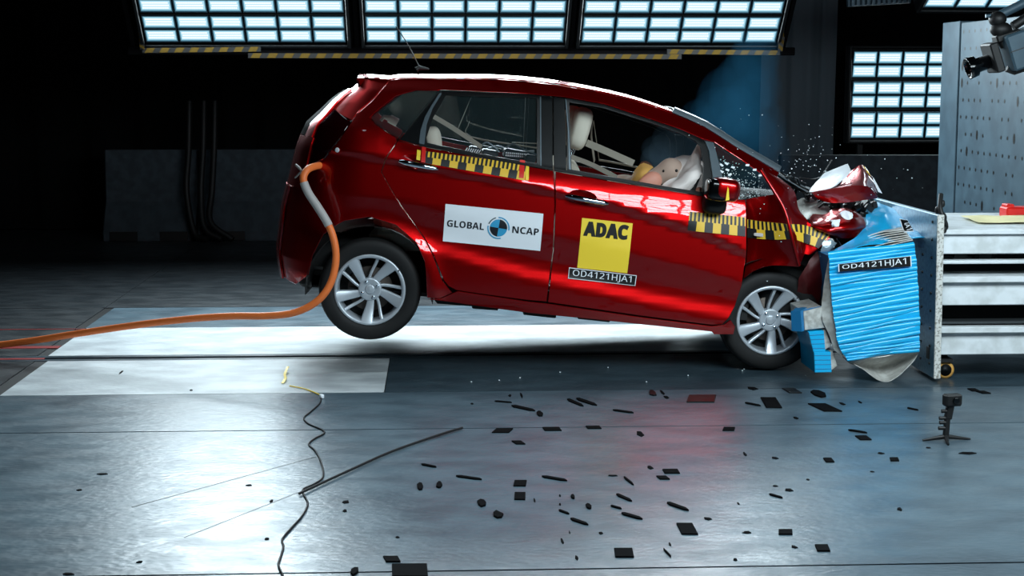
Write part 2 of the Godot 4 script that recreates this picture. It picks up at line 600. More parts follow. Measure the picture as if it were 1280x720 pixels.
func lamps() -> void:
	var side := ["left", "middle", "right"]
	for i in 3:
		lamp_bank(["leftmost large LED lamp bank above the car, over the concrete blocks", "middle large LED lamp bank hanging straight above the red car's rear doors", "large LED lamp bank above the car's front, beside the grey curtain"][i], Vector3([-1.627, 0.255, 2.115][i], 2.085, -4.50), PI / 4, 6, 5, 0.0, 0.0, 0, BACK)
	lamp_bank("small upright LED lamp bank on the right between curtain and perforated steel wall", Vector3(5.40, 1.10, -8.35), 0.0, 5, 3, 0.0, 0.22, 0, 0.4)
	lamp_bank("LED lamp bank cut by the top edge above the perforated steel wall", Vector3(4.58, 2.38, -4.2), 0.95, 3, 2, 0.10, 0.0, 0, 0.3)
	lamp_bank("LED lamp bank out of frame on the camera's side, opposite the front door", Vector3(2.45, 2.42, 4.05), PI / 4, 9, 4, PI, 0.0, 2, FRONT, "LED lamp banks on the camera's side")
	lamp_bank("LED lamp bank out of frame on the camera's side, opposite the barrier", Vector3(4.70, 2.42, 4.05), PI / 4, 6, 4, PI, 0.0, 0, FRONT * 0.6, "LED lamp banks on the camera's side")
	lamp_bank("LED lamp bank out of frame above the lane, behind and over the car's tail", Vector3(-1.5, 4.90, -1.6), PI / 2 + 0.25, 6, 4, PI, 0.0, 0, TOP, "LED lamp banks on the camera's side")
	var sp := thing("added_spot_lamp", "added round spot lamp, unseen, that brightens the near floor between camera and car", "lamp", Vector3(-0.5, 5.3, 2.4))  # added out of view to brighten the near floor and leave its corners dark
	var m := MB.new()
	m.lathe([Vector2(0.0, 0.30), Vector2(0.10, 0.29), Vector2(0.16, 0.20), Vector2(0.18, 0.0), Vector2(0.172, 0.0), Vector2(0.15, 0.04)], 28, Transform3D(Basis(Vector3.RIGHT, -PI / 2), Vector3.ZERO))
	m.box(Vector3(0, 0.98, 0), Vector3(0.05, 1.40, 0.05))
	part("housing", m, M.dark_metal, sp)
	m = MB.new()
	m.lathe([Vector2(0.165, 0.03), Vector2(0.0, 0.03)], 28, Transform3D(Basis(Vector3.RIGHT, -PI / 2), Vector3.ZERO))
	part("glowing_face", m, M.spot_face, sp)
	var l := SpotLight3D.new()
	l.name = "spot_light"
	l.position = Vector3(0, -0.02, 0)
	l.rotation.x = -PI / 2
	l.spot_angle = 33.0
	l.spot_angle_attenuation = 1.0
	l.spot_range = 30.0
	l.light_energy = NEAR
	l.light_size = 0.16
	l.light_color = Color(0.90, 0.97, 1.0)
	l.shadow_enabled = true
	sp.add_child(l)

# ---------------------------------------------------------------- room
func room() -> void:
	var b := MB.new(); b.box(Vector3(0.5, 3.4, -10.1), Vector3(22, 7.2, 0.2)); struct("wall_back", b, M.curtain)
	b = MB.new(); b.box(Vector3(0.5, 3.4, 13.1), Vector3(22, 7.2, 0.2)); struct("wall_front", b, M.curtain)
	b = MB.new(); b.box(Vector3(-10.4, 3.4, 1.5), Vector3(0.2, 7.2, 23)); struct("wall_left", b, M.curtain)
	b = MB.new(); b.box(Vector3(11.4, 3.4, 1.5), Vector3(0.2, 7.2, 23)); struct("wall_right", b, M.curtain)
	b = MB.new(); b.box(Vector3(0.5, 7.0, 1.5), Vector3(22, 0.2, 23.4)); struct("ceiling", b, M.curtain)

func curtain(x0: float, x1: float, z: float, y1: float, folds: float, deep: float, sd: int) -> MB:
	var b := MB.new()
	var r := RandomNumberGenerator.new()
	r.seed = sd
	var nx := int((x1 - x0) / folds * 8.0)
	var ph := []
	for k in 5: ph.append(r.randf() * TAU)
	var rows := []
	for i in 7:
		var y := y1 * (1.0 - i / 6.0) + 0.02 * (i / 6.0)
		var row := []
		for j in nx + 1:
			var x := lerpf(x0, x1, float(j) / nx)
			var d := sin(x / folds * TAU + sin(x * 1.3 + ph[0]) * 1.6 + ph[1]) * 0.6 + sin(x / folds * 2.7 * TAU + ph[2]) * 0.25 + sin(x * 0.9 + ph[3]) * 0.3
			row.append(Vector3(x + sin(y + x) * 0.01, y, z + d * deep * (0.75 + 0.25 * i / 6.0)))
		rows.append(row)
	b.grid(rows, false, true)
	return b

# ---------------------------------------------------------------- floor
func floor_plates() -> void:
	var base := MB.new()
	base.box(Vector3(0.5, -0.12, 1.5), Vector3(22, 0.2, 23.4))
	var f := struct("floor", base, M.black)
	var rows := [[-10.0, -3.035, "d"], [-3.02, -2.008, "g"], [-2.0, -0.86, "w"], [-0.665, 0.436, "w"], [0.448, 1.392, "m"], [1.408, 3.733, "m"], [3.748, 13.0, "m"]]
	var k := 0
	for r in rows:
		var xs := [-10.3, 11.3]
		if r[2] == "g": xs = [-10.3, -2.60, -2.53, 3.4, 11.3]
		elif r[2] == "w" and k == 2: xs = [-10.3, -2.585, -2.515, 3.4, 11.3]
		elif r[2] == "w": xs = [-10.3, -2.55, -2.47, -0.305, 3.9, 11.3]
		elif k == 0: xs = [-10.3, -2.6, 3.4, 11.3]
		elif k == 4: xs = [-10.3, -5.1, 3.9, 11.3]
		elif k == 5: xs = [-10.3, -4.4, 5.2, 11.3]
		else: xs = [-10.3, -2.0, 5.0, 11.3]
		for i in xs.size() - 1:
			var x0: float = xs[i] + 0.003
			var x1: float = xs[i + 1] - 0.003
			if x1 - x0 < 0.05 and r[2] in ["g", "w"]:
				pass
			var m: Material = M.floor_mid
			if r[2] == "d": m = M.floor_dark  # back row: unlit concrete put into a darker colour
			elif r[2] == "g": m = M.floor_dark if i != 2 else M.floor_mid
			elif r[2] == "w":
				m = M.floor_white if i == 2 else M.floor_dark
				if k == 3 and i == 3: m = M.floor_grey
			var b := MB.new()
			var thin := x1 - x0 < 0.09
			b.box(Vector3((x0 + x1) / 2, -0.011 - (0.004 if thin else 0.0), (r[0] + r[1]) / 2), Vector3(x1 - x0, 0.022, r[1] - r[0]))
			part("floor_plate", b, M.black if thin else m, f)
		k += 1
	# the tow rail: two steel bars with a slot between them
	for z in [-0.822, -0.703]:
		var b := MB.new()
		b.box(Vector3(0.5, -0.011, z), Vector3(21.6, 0.022, 0.062), Basis.IDENTITY, 0.003)
		part("tow_rail", b, M.floor_grey, f)
	for s in [[Vector3(-3.292, 0, -1.977) , Vector3(-2.522, 0, -1.94), 0.02], [Vector3(-3.069, 0, -1.202), Vector3(-2.516, 0, -1.176), 0.09], [Vector3(-2.941, 0, -.757), Vector3(-2.508, 0, -.736), 0.05]]:
		var b := MB.new()
		var a: Vector3 = s[0]
		var c: Vector3 = s[1]
		b.box((a + c) / 2 + Vector3(0, 0.0015, 0), Vector3(c.x - a.x, 0.002, s[2]))
		solo("floor_stripe", b, M.red_paint, ["thin dark red stripe painted on the floor, farthest of the three at the left edge", "broad dark red stripe painted on the floor at the left edge, middle of the three", "dark red stripe painted on the left floor beside the white plate, nearest of three"][int(used.get("floor_stripe", 0))], "stripe", "red floor stripes")
	for q in [[Vector3(-1.273, 0, 2.824), Vector3(-.576, 0, 1.976), 0.004, "hair-thin dark scratch line running across the floor left of the black cable"], [Vector3(-.987, 0, 3.275), Vector3(-.606, 0, 2.626), 0.003, "faint thin scratch on the floor below the longer scratch line"]]:
		var b := MB.new()
		var a: Vector3 = q[0]
		var c: Vector3 = q[1]
		var d := (c - a).normalized()
		b.box((a + c) / 2 + Vector3(0, 0.001, 0), Vector3((c - a).length(), 0.001, q[2]), Basis(d, Vector3.UP, d.cross(Vector3.UP)))
		solo("floor_scratch", b, M.trim, q[3], "scratch")

# ---------------------------------------------------------------- background
func jersey(at: Vector3, wide: float, label: String, turn := 0.0) -> void:
	var prof := pv([-0.34, 0, 0.34, 0, 0.34, 0.10, 0.22, 0.30, 0.13, 0.42, 0.10, 1.0, -0.10, 1.0, -0.13, 0.42, -0.22, 0.30, -0.34, 0.10])
	var t := thing("concrete_barrier", label, "barrier", at, "concrete barrier blocks at the back of the hall")
	t.rotation.y = turn
	var b := MB.new()
	b.prism(prof, -wide / 2, wide / 2, Transform3D(Basis(Vector3(0, 0, 1), Vector3(0, 1, 0), Vector3(-1, 0, 0)), Vector3.ZERO), 0.012)
	part("block", b, M.concrete, t)
	for s in [-1.0, 1.0]:
		var q := MB.new()
		q.box(Vector3(s * wide * 0.27, 0.055, 0.345), Vector3(0.30, 0.10, 0.03))
		part("forklift_slot", q, M.black, t)

func background() -> void:
	solo("curtain", curtain(-10.0, 3.75, -9.6, 6.6, 0.55, 0.09, 3), M.curtain, "black pleated curtain hanging across the back of the hall", "curtain")
	solo("curtain", curtain(3.80, 4.66, -9.0, 6.6, 0.33, 0.07, 4), M.curtain_grey, "grey pleated curtain hanging left of the small upright lamp bank", "curtain")
	solo("curtain", curtain(4.75, 10.9, -9.5, 6.6, 0.5, 0.08, 5), M.curtain, "black curtain behind the small upright lamp bank on the right", "curtain")
	jersey(Vector3(-3.20, 0, -8.6), 1.02, "grey concrete barrier block at the far left of the hall, left of the hanging cables")
	jersey(Vector3(-1.85, 0, -8.6), 1.62, "grey concrete barrier block right behind the car's tail, right of the hanging cables")
	jersey(Vector3(4.55, 0, -6.9), 1.95, "wide grey concrete barrier block behind the crumpled bonnet", -0.06)
	for k in 3:
		var x: float = [-2.78, -2.62, -2.50][k]
		var b := MB.new()
		b.tube(MB.line([Vector3(x + 0.05, 1.55, -8.35), Vector3(x + 0.03, 1.0, -8.33), Vector3(x, 0.55, -8.30), Vector3(x + 0.10 - k * 0.05, 0.10 + k * 0.06, -8.14), Vector3(x + 0.25, 0.03, -8.05)], 6), 0.035, 8)
		solo("hanging_cable", b, M.cable, ["black cable hanging between the two far left concrete blocks, left one of three", "black cable hanging between the two far left concrete blocks, middle one of three", "black cable hanging between the two far left concrete blocks, right one of three"][k], "cable", "cables between the far left concrete blocks")
	var beam := MB.new()
	beam.box(Vector3(0.25, 2.02, -4.56), Vector3(5.8, 0.07, 0.10), Basis.IDENTITY, 0.006)
	for x in [-2.6, -0.68, 1.18, 3.05]:
		beam.box(Vector3(x, 2.62, -3.99), Vector3(0.035, 1.75, 0.04), Basis(Vector3.RIGHT, PI / 4))
	for x in [-2.6, 3.05]:
		beam.box(Vector3(x, 5.1, -3.36), Vector3(0.06, 3.6, 0.06))
	beam.box(Vector3(0.25, 3.34, -3.34), Vector3(5.8, 0.07, 0.07))
	solo("lamp_rig", beam, M.rig, "black steel rig that carries the three large lamp banks above the car", "rig")
	var tape := [[Vector3(-2.534, 2.365, -4.42), Vector3(-2.515, 2.029, -4.48), "striped yellow and black hazard tape up the left edge of the lamp rig", 7], [Vector3(-2.516, 2.022, -4.48), Vector3(-1.506, 2.034, -4.48), "short yellow and black hazard tape under the leftmost lamp bank", 8], [Vector3(-1.616, 1.979, -4.48), Vector3(2.143, 1.972, -4.48), "long yellow and black hazard tape along the lamp rig's foot above the roof", 27], [Vector3(2.016, 2.016, -4.48), Vector3(3.01, 2.007, -4.48), "short yellow and black hazard tape under the right lamp bank beside the smoke", 8], [Vector3(3.005, 2.02, -4.46), Vector3(3.053, 2.431, -4.4), "striped yellow and black hazard tape up the right edge of the lamp rig", 7]]
	for q in tape:
		var a: Vector3 = q[0]
		var c: Vector3 = q[1]
		var t := thing("hazard_tape", q[2], "tape", (a + c) / 2, "hazard tapes on the lamp rig")
		var d := (c - a).normalized()
		var bs := Basis(d, Vector3(0, 0, 1).cross(d), Vector3(0, 0, 1))
		var l := (c - a).length()
		var b := MB.new()
		b.box(Vector3.ZERO, Vector3(l, 0.042, 0.004), bs)
		part("band", b, M.black, t)
		b = MB.new()
		for k in q[3]:
			var x: float = (k + 0.5) * l / q[3] - l / 2
			var h := 0.020
			var w: float = l / q[3] * 0.27
			b.quad(bs * Vector3(x - w - 0.012, -h, 0.0032), bs * Vector3(x + w - 0.012, -h, 0.0032), bs * Vector3(x + w + 0.012, h, 0.0032), bs * Vector3(x - w + 0.012, h, 0.0032))
		part("yellow_stripes", b, M.hazard, t)
	# perforated steel wall of the crash block
	var t := thing("perforated_wall", "tall grey steel wall with rows of drilled holes behind the barrier trolley", "wall panel", Vector3(4.0, 0, -1.3))
	var b := MB.new()
	b.box(Vector3(0.10, 1.10, 0.17), Vector3(0.20, 2.2, 3.06), Basis.IDENTITY, 0.004)
	part("steel_sheet", b, M.wall_steel, t)
	b = MB.new()
	b.box(Vector3(0.095, 1.107, -1.57), Vector3(0.21, 2.214, 0.40), Basis.IDENTITY, 0.004)
	part("edge_column", b, M.wall_steel, t)
	b = MB.new()
	var r := RandomNumberGenerator.new()
	r.seed = 4
	for row in 16:
		var y := 2.13 - row * 0.128
		for c in 24:
			if r.randf() < 0.22: continue
			var z := -1.30 + c * 0.125 + (0.04 if row % 3 == 1 else 0.0)
			var rad := 0.014 if r.randf() < 0.85 else 0.021
			var rim := []
			for k in 10:
				rim.append(Vector3(-0.0012, y + cos(TAU * k / 10) * rad * (1.8 if rad > 0.02 else 1.0), z + sin(TAU * k / 10) * rad))
			for k in range(1, 9): b.tri(rim[0], rim[k], rim[k + 1])
	var holes := part("drilled_holes", b, M.label_black, t)
	holes.set_meta("kind", "stuff")
	# camera on an arm at the top right
	t = thing("film_camera", "silver box camera with black lens on a clamp arm before the perforated wall", "camera", Vector3(3.619, 1.955, -.6))
	var o := Vector3(3.619, 1.955, -.6)
	var rot := Basis(Vector3(0, 0, 1), 0.33)
	b = MB.new(); b.box(Vector3(0.11, 0.02, 0), Vector3(0.30, 0.23, 0.22), rot, 0.012); part("camera_body", b, M.wall_steel, t)
	b = MB.new(); b.box(Vector3(0.08, 0.02, 0.111), Vector3(0.24, 0.006, 0.004), rot); part("body_seam", b, M.label_black, t)
	b = MB.new(); b.box(Vector3(3.513, 1.905, -.6) - o, Vector3(0.055, 0.19, 0.19), rot, 0.008); part("front_plate", b, M.black, t)
	b = MB.new()
	b.lathe([Vector2(0.0, 0), Vector2(0.045, 0), Vector2(0.047, 0.09), Vector2(0.066, 0.10), Vector2(0.070, 0.15), Vector2(0.058, 0.152), Vector2(0.05, 0.12), Vector2(0, 0.118)], 20, Transform3D(Basis(Vector3(0, 0, 1), Vector3(0, 1, 0), Vector3(-1, 0, 0)).rotated(Vector3(0, 0, 1), 0.33), Vector3(3.499, 1.885, -.6) - o))
	part("lens", b, M.gloss, t)
	b = MB.new()
	b.tube([Vector3(3.524, 2.159, -.6) - o, Vector3(3.799, 2.294, -.6) - o], 0.028, 12)
	b.tube([Vector3(3.457, 2.164, -.6) - o, Vector3(3.528, 2.169, -.6) - o], 0.012, 8)
	part("arm", b, M.wall_steel, t)
	b = MB.new()
	b.ball(Vector3(3.534, 2.145, -.6) - o, Vector3(0.055, 0.05, 0.06))
	b.ball(Vector3(3.558, 2.08, -.6) - o, Vector3(0.07, 0.05, 0.06))
	b.box(Vector3(3.595, 2.04, -.6) - o, Vector3(0.16, 0.05, 0.10), Basis(Vector3(0, 0, 1), 0.3), 0.01)
	b.tube([Vector3(3.634, 2.1, -.6) - o, Vector3(3.753, 2.175, -.6) - o], 0.03, 10)
	b.tube([Vector3(3.565, 2.015, -.6) - o, Vector3(3.588, 1.975, -.6) - o], 0.03, 10)
	part("clamp", b, M.black, t)
	b = MB.new(); b.tube([Vector3(3.604, 1.835, -.6) - o, Vector3(3.656, 1.815, -.6) - o, Vector3(3.742, 1.845, -.6) - o], 0.02, 8); part("cable", b, M.cable, t)
	# heat sink at the top
	t = thing("heat_sink", "ribbed grey lamp heat sink at the top edge, left of the cut lamp bank", "heat sink", Vector3(4.016, 2.448, -5))
	b = MB.new(); b.box(Vector3(0, 0.16, -0.02), Vector3(0.58, 0.32, 0.06), Basis(Vector3(0, 0, 1), 0.06), 0.005); part("back_plate", b, M.wall_steel, t)
	for k in 12:
		b = MB.new(); b.box(Vector3(-0.26 + k * 0.047, 0.16 + (k - 6) * 0.003, 0.04), Vector3(0.012, 0.30, 0.08)); part("fin", b, M.wall_steel, t)
	b = MB.new(); b.box(Vector3(0, 1.9, -0.05), Vector3(0.05, 3.2, 0.05)); part("hanger", b, M.black, t)
	t = thing("lamp_hanger", "black bracket that holds the cut lamp bank over the perforated wall", "bracket", Vector3(4.58, 2.55, -4.45))
	b = MB.new(); b.box(Vector3(0, 2.2, 0.2), Vector3(0.06, 4.4, 0.06)); part("post", b, M.black, t)

# ---------------------------------------------------------------- the car's side surface, in the car's own axes: x forward from the rear axle, y up from the tyres' foot, z out
const T_VB := [-.6, 1.3, -.02, 1.27, .12, 1.215, .23, 1.198, 1.024, 1.122, 1.944, 1.045, 2.4, 1]
const T_VR := [-.5, 1.45, 0, 1.5, .33, 1.52, .855, 1.535, 1.07, 1.545, 1.314, 1.52, 1.612, 1.453, 1.786, 1.409, 1.937, 1.355, 2.4, 1.15]
const T_VS := [-.6, 1.13, -.228, 1.121, .126, 1.088, .411, 1.055, .791, 1.018, 1.381, .932, 1.91, .82, 2.218, .71, 2.6, .6]
const T_VL := [-.6, .66, .1, .655, .369, .614, .64, .554, .931, .499, 1.319, .452, 1.709, .399, 2.155, .355, 2.6, .33]
const T_VO := [-.6, .33, .345, .296, .952, .25, 1.361, .242, 2.071, .222, 2.6, .2]
const T_UT := [.2, -.56, .45, -.615, .75, -.6, .96, -.56, 1.13, -.53, 1.26, -.48, 1.33, -.41, 1.42, -.33, 1.5, -.22, 1.6, -.2]
const WD := [0.49, 0.615, 0.775, 0.787, 0.8095, 0.8255, 0.837, 0.822, 0.834, 0.820, 0.823, 0.841, 0.842, 0.82]

func tab(t: Array, u: float) -> float:
	if u <= t[0]: return t[1]
	for i in range(2, t.size(), 2):
		if u <= t[i]: return lerpf(t[i - 1], t[i + 1], (u - t[i - 2]) / (t[i] - t[i - 2]))
	return t[-1]

func levels(u: float) -> PackedFloat32Array:
	var vr := tab(T_VR, u)
	var vb := tab(T_VB, u)
	var vs := tab(T_VS, u)
	var vl := tab(T_VL, u)
	var vo := tab(T_VO, u)
	var p := vb - 0.02
	var q := vs + 0.012
	return PackedFloat32Array([vr + 0.12, vr, vb, p, lerpf(p, q, 0.33), lerpf(p, q, 0.67), q, vs - 0.018, 0.5 * (vs + vl), vl + 0.085, vl + 0.03, vl - 0.045, vo + 0.05, vo - 0.02])

func side_w(u: float, v: float) -> float:
	var V := levels(u)
	var s := 0.0
	for d in [-0.012, -0.006, 0.0, 0.006, 0.012]:
		var q: float = v + d
		if q >= V[0]: s += WD[0]
		elif q <= V[13]: s += WD[13]
		else:
			for i in 13:
				if q >= V[i + 1]:
					s += lerpf(WD[i + 1], WD[i], (q - V[i + 1]) / (V[i] - V[i + 1]))
					break
	s *= 0.2
	var x := (Vector2(u, v - 0.31).length() - 0.37) / 0.07
	s += 0.016 * exp(-x * x)
	if u < -0.05:
		var t := minf((-0.05 - u) / (-0.05 - tab(T_UT, v)), 0.985)
		s *= pow(1.0 - pow(t, 2.6), 1.0 / 2.6)
	return s

func on_side(u: float, v: float, off := 0.0) -> Vector3:
	return Vector3(u, v, side_w(u, v) + off)

func side_normal(u: float, v: float) -> Vector3:
	var e := 0.003
	return Vector3(-(side_w(u + e, v) - side_w(u - e, v)) / (2 * e), -(side_w(u, v + e) - side_w(u, v - e)) / (2 * e), 1.0).normalized()

func dense(p: PackedVector2Array, step: float) -> PackedVector2Array:
	var o := PackedVector2Array()
	for i in p.size():
		var a := p[i]
		var b := p[(i + 1) % p.size()]
		var k := maxi(1, int(ceil(a.distance_to(b) / step)))
		for j in k: o.append(a.lerp(b, float(j) / k))
	return o

func ccw(p: PackedVector2Array) -> PackedVector2Array:
	var q := p.duplicate()
	if MB.area(q) < 0.0: q.reverse()
	return q

func rounded(p: PackedVector2Array, r: float) -> PackedVector2Array:  # corners cut to short arcs
	var o := PackedVector2Array()
	for i in p.size():
		var a := p[(i + p.size() - 1) % p.size()]
		var b := p[i]
		var c := p[(i + 1) % p.size()]
		var e := minf(r, minf(a.distance_to(b), b.distance_to(c)) * 0.45)
		var s := b + (a - b).normalized() * e
		var t := b + (c - b).normalized() * e
		for k in 4:
			var q := k / 3.0
			o.append(s.lerp(b, q).lerp(b.lerp(t, q), q))
	return o

# a body panel: an outline in (u, v) filled with the side surface, edges turned in
func panel(outline: PackedVector2Array, side := 1, holes: Array = [], off := 0.0, cell := 0.028, deep := 0.018, bev := 0.002) -> MB:
	var outer := dense(ccw(outline), 0.03)
	var inner := MB.inset(outer, bev) if bev > 0.0 else outer
	var hs := []
	for h in holes: hs.append(dense(ccw(h), 0.02))
	var b := MB.new()
	var cache := {}
	var lo := inner[0]
	var hi := inner[0]
	for p in inner:
		lo = lo.min(p); hi = hi.max(p)
	var flagged := {}
	for loop in [inner] + hs:
		for i in loop.size():
			var p0: Vector2 = loop[i]
			var p1: Vector2 = loop[(i + 1) % loop.size()]
			var k := maxi(2, int(p0.distance_to(p1) / (cell * 0.2)))
			for j in k:
				var q: Vector2 = (p0.lerp(p1, float(j) / k) - lo) / cell
				flagged[Vector2i(int(floor(q.x)), int(floor(q.y)))] = true
	var vert := func(p: Vector2) -> int:
		var key := Vector2i(roundi(p.x * 20000.0), roundi(p.y * 20000.0))
		if cache.has(key): return cache[key]
		var w := side_w(p.x, p.y) + off
		var nn := side_normal(p.x, p.y)
		nn.z *= side
		var i := b.put(Vector3(p.x, p.y, w * side), nn)
		cache[key] = i
		return i
	for ci in int((hi.x - lo.x) / cell) + 1:
		for cj in int((hi.y - lo.y) / cell) + 1:
			var a := lo + Vector2(ci, cj) * cell
			var sq := PackedVector2Array([a, a + Vector2(cell, 0), a + Vector2(cell, cell), a + Vector2(0, cell)])
			var pieces := []
			if flagged.has(Vector2i(ci, cj)):
				for p in Geometry2D.intersect_polygons(inner, sq):
					pieces.append(p)
				for h in hs:
					var next := []
					for p in pieces:
						for q in Geometry2D.clip_polygons(p, h): next.append(q)
					pieces = next
			else:
				var m := a + Vector2(cell, cell) * 0.5
				if Geometry2D.is_point_in_polygon(m, inner):
					var inhole := false
					for h in hs:
						if Geometry2D.is_point_in_polygon(m, h): inhole = true
					if not inhole: pieces.append(sq)
			for p in pieces:
				if absf(MB.area(p)) < 1e-9: continue
				var q := ccw(p)
				var t: PackedInt32Array = Geometry2D.triangulate_polygon(q) if q.size() > 3 and not flagged.is_empty() and flagged.has(Vector2i(ci, cj)) else (PackedInt32Array([0, 1, 2, 0, 2, 3]) if q.size() == 4 else PackedInt32Array([0, 1, 2]))
				for i in range(0, t.size(), 3):
					var k := [t[i], t[i + 1], t[i + 2]]
					if (q[k[1]] - q[k[0]]).cross(q[k[2]] - q[k[0]]) < 0.0: k = [k[0], k[2], k[1]]
					var x := [vert.call(q[k[0]]), vert.call(q[k[1]]), vert.call(q[k[2]])]
					if side > 0: b.ix.append_array(PackedInt32Array([x[0], x[2], x[1]]))
					else: b.ix.append_array(PackedInt32Array([x[0], x[1], x[2]]))
	var loops := [[inner, outer]]
	for h in hs: loops.append([h, h])
	for li in loops.size():
		var A: PackedVector2Array = loops[li][0]
		var B: PackedVector2Array = loops[li][1]
		for i in A.size():
			var j := (i + 1) % A.size()
			var q := []
			for e in [[A[i], 0.0], [A[j], 0.0], [B[j], bev], [B[i], bev], [B[j], deep], [B[i], deep]]:
				q.append(Vector3(e[0].x, e[0].y, (side_w(e[0].x, e[0].y) + off - e[1]) * side))
			var turn := (side > 0) != (li > 0)
			if li == 0 and bev > 0.0:
				if turn: b.quad(q[1], q[0], q[3], q[2])
				else: b.quad(q[0], q[1], q[2], q[3])
			if turn: b.quad(q[2], q[3], q[5], q[4])
			else: b.quad(q[3], q[2], q[4], q[5])
	return b

func tail(v0: float, v1: float, th0: float, th1: float, off := 0.0, nv := 14, nt := 16) -> MB:  # the rear, wrapped round from the near side (0) to the far side (PI)
	var rows := []
	for i in nv + 1:
		var v := lerpf(v1, v0, float(i) / nv)
		var row := []
		for j in nt + 1:
			var th := lerpf(th0, th1, float(j) / nt)
			var l := -0.05 - tab(T_UT, v)
			var base := side_w(-0.05, v)
			row.append(Vector3(-0.05 - (l + off) * pow(sin(th), 2.0 / 2.6), v, (base + off) * signf(cos(th)) * pow(absf(cos(th)), 2.0 / 2.6)))
		row.reverse()
		rows.append(row)
	var b := MB.new()
	b.sheet(rows, 1, 0.012)
	return b

func top_sheet(edge: PackedVector2Array, crown: float, lift: float, n := 18, thick := 0.008, inset := 0.0) -> MB:  # roof or windscreen between the two sides
	var rows := []
	for e in edge:
		var w := side_w(e.x, e.y) - inset
		var row := []
		for j in n + 1:
			var s := -1.0 + 2.0 * j / n
			s = sin(s * PI / 2)
			var k := 1.0 - pow(absf(s), 3.0)
			row.append(Vector3(e.x + lift * k, e.y + crown * k, -w * s))
		rows.append(row)
	var b := MB.new()
	b.sheet(MB.refine(rows, 3), 1, thick)
	return b

func along_tail(v0: float, v1: float, gap: float) -> Array:
	var a := []
	for i in 9:
		var v := lerpf(v0, v1, i / 8.0)
		a.append(tab(T_UT, v) + gap); a.append(v)
	return a

func arc(c: Vector2, r: float, a0: float, a1: float, k: int) -> PackedVector2Array:
	var p := PackedVector2Array()
	for i in k + 1: p.append(c + Vector2.from_angle(lerpf(a0, a1, float(i) / k)) * r)
	return p

func oval(c: Vector2, rx: float, ry: float, tilt: float, k := 24, e := 1.0) -> PackedVector2Array:
	var p := PackedVector2Array()
	for i in k:
		var a := TAU * i / k
		p.append(c + Vector2(signf(cos(a)) * pow(absf(cos(a)), e) * rx, signf(sin(a)) * pow(absf(sin(a)), e) * ry).rotated(tilt))
	return p

const HANDLE_R := [.219, 1.09]
const HANDLE_F := [1.241, .963]

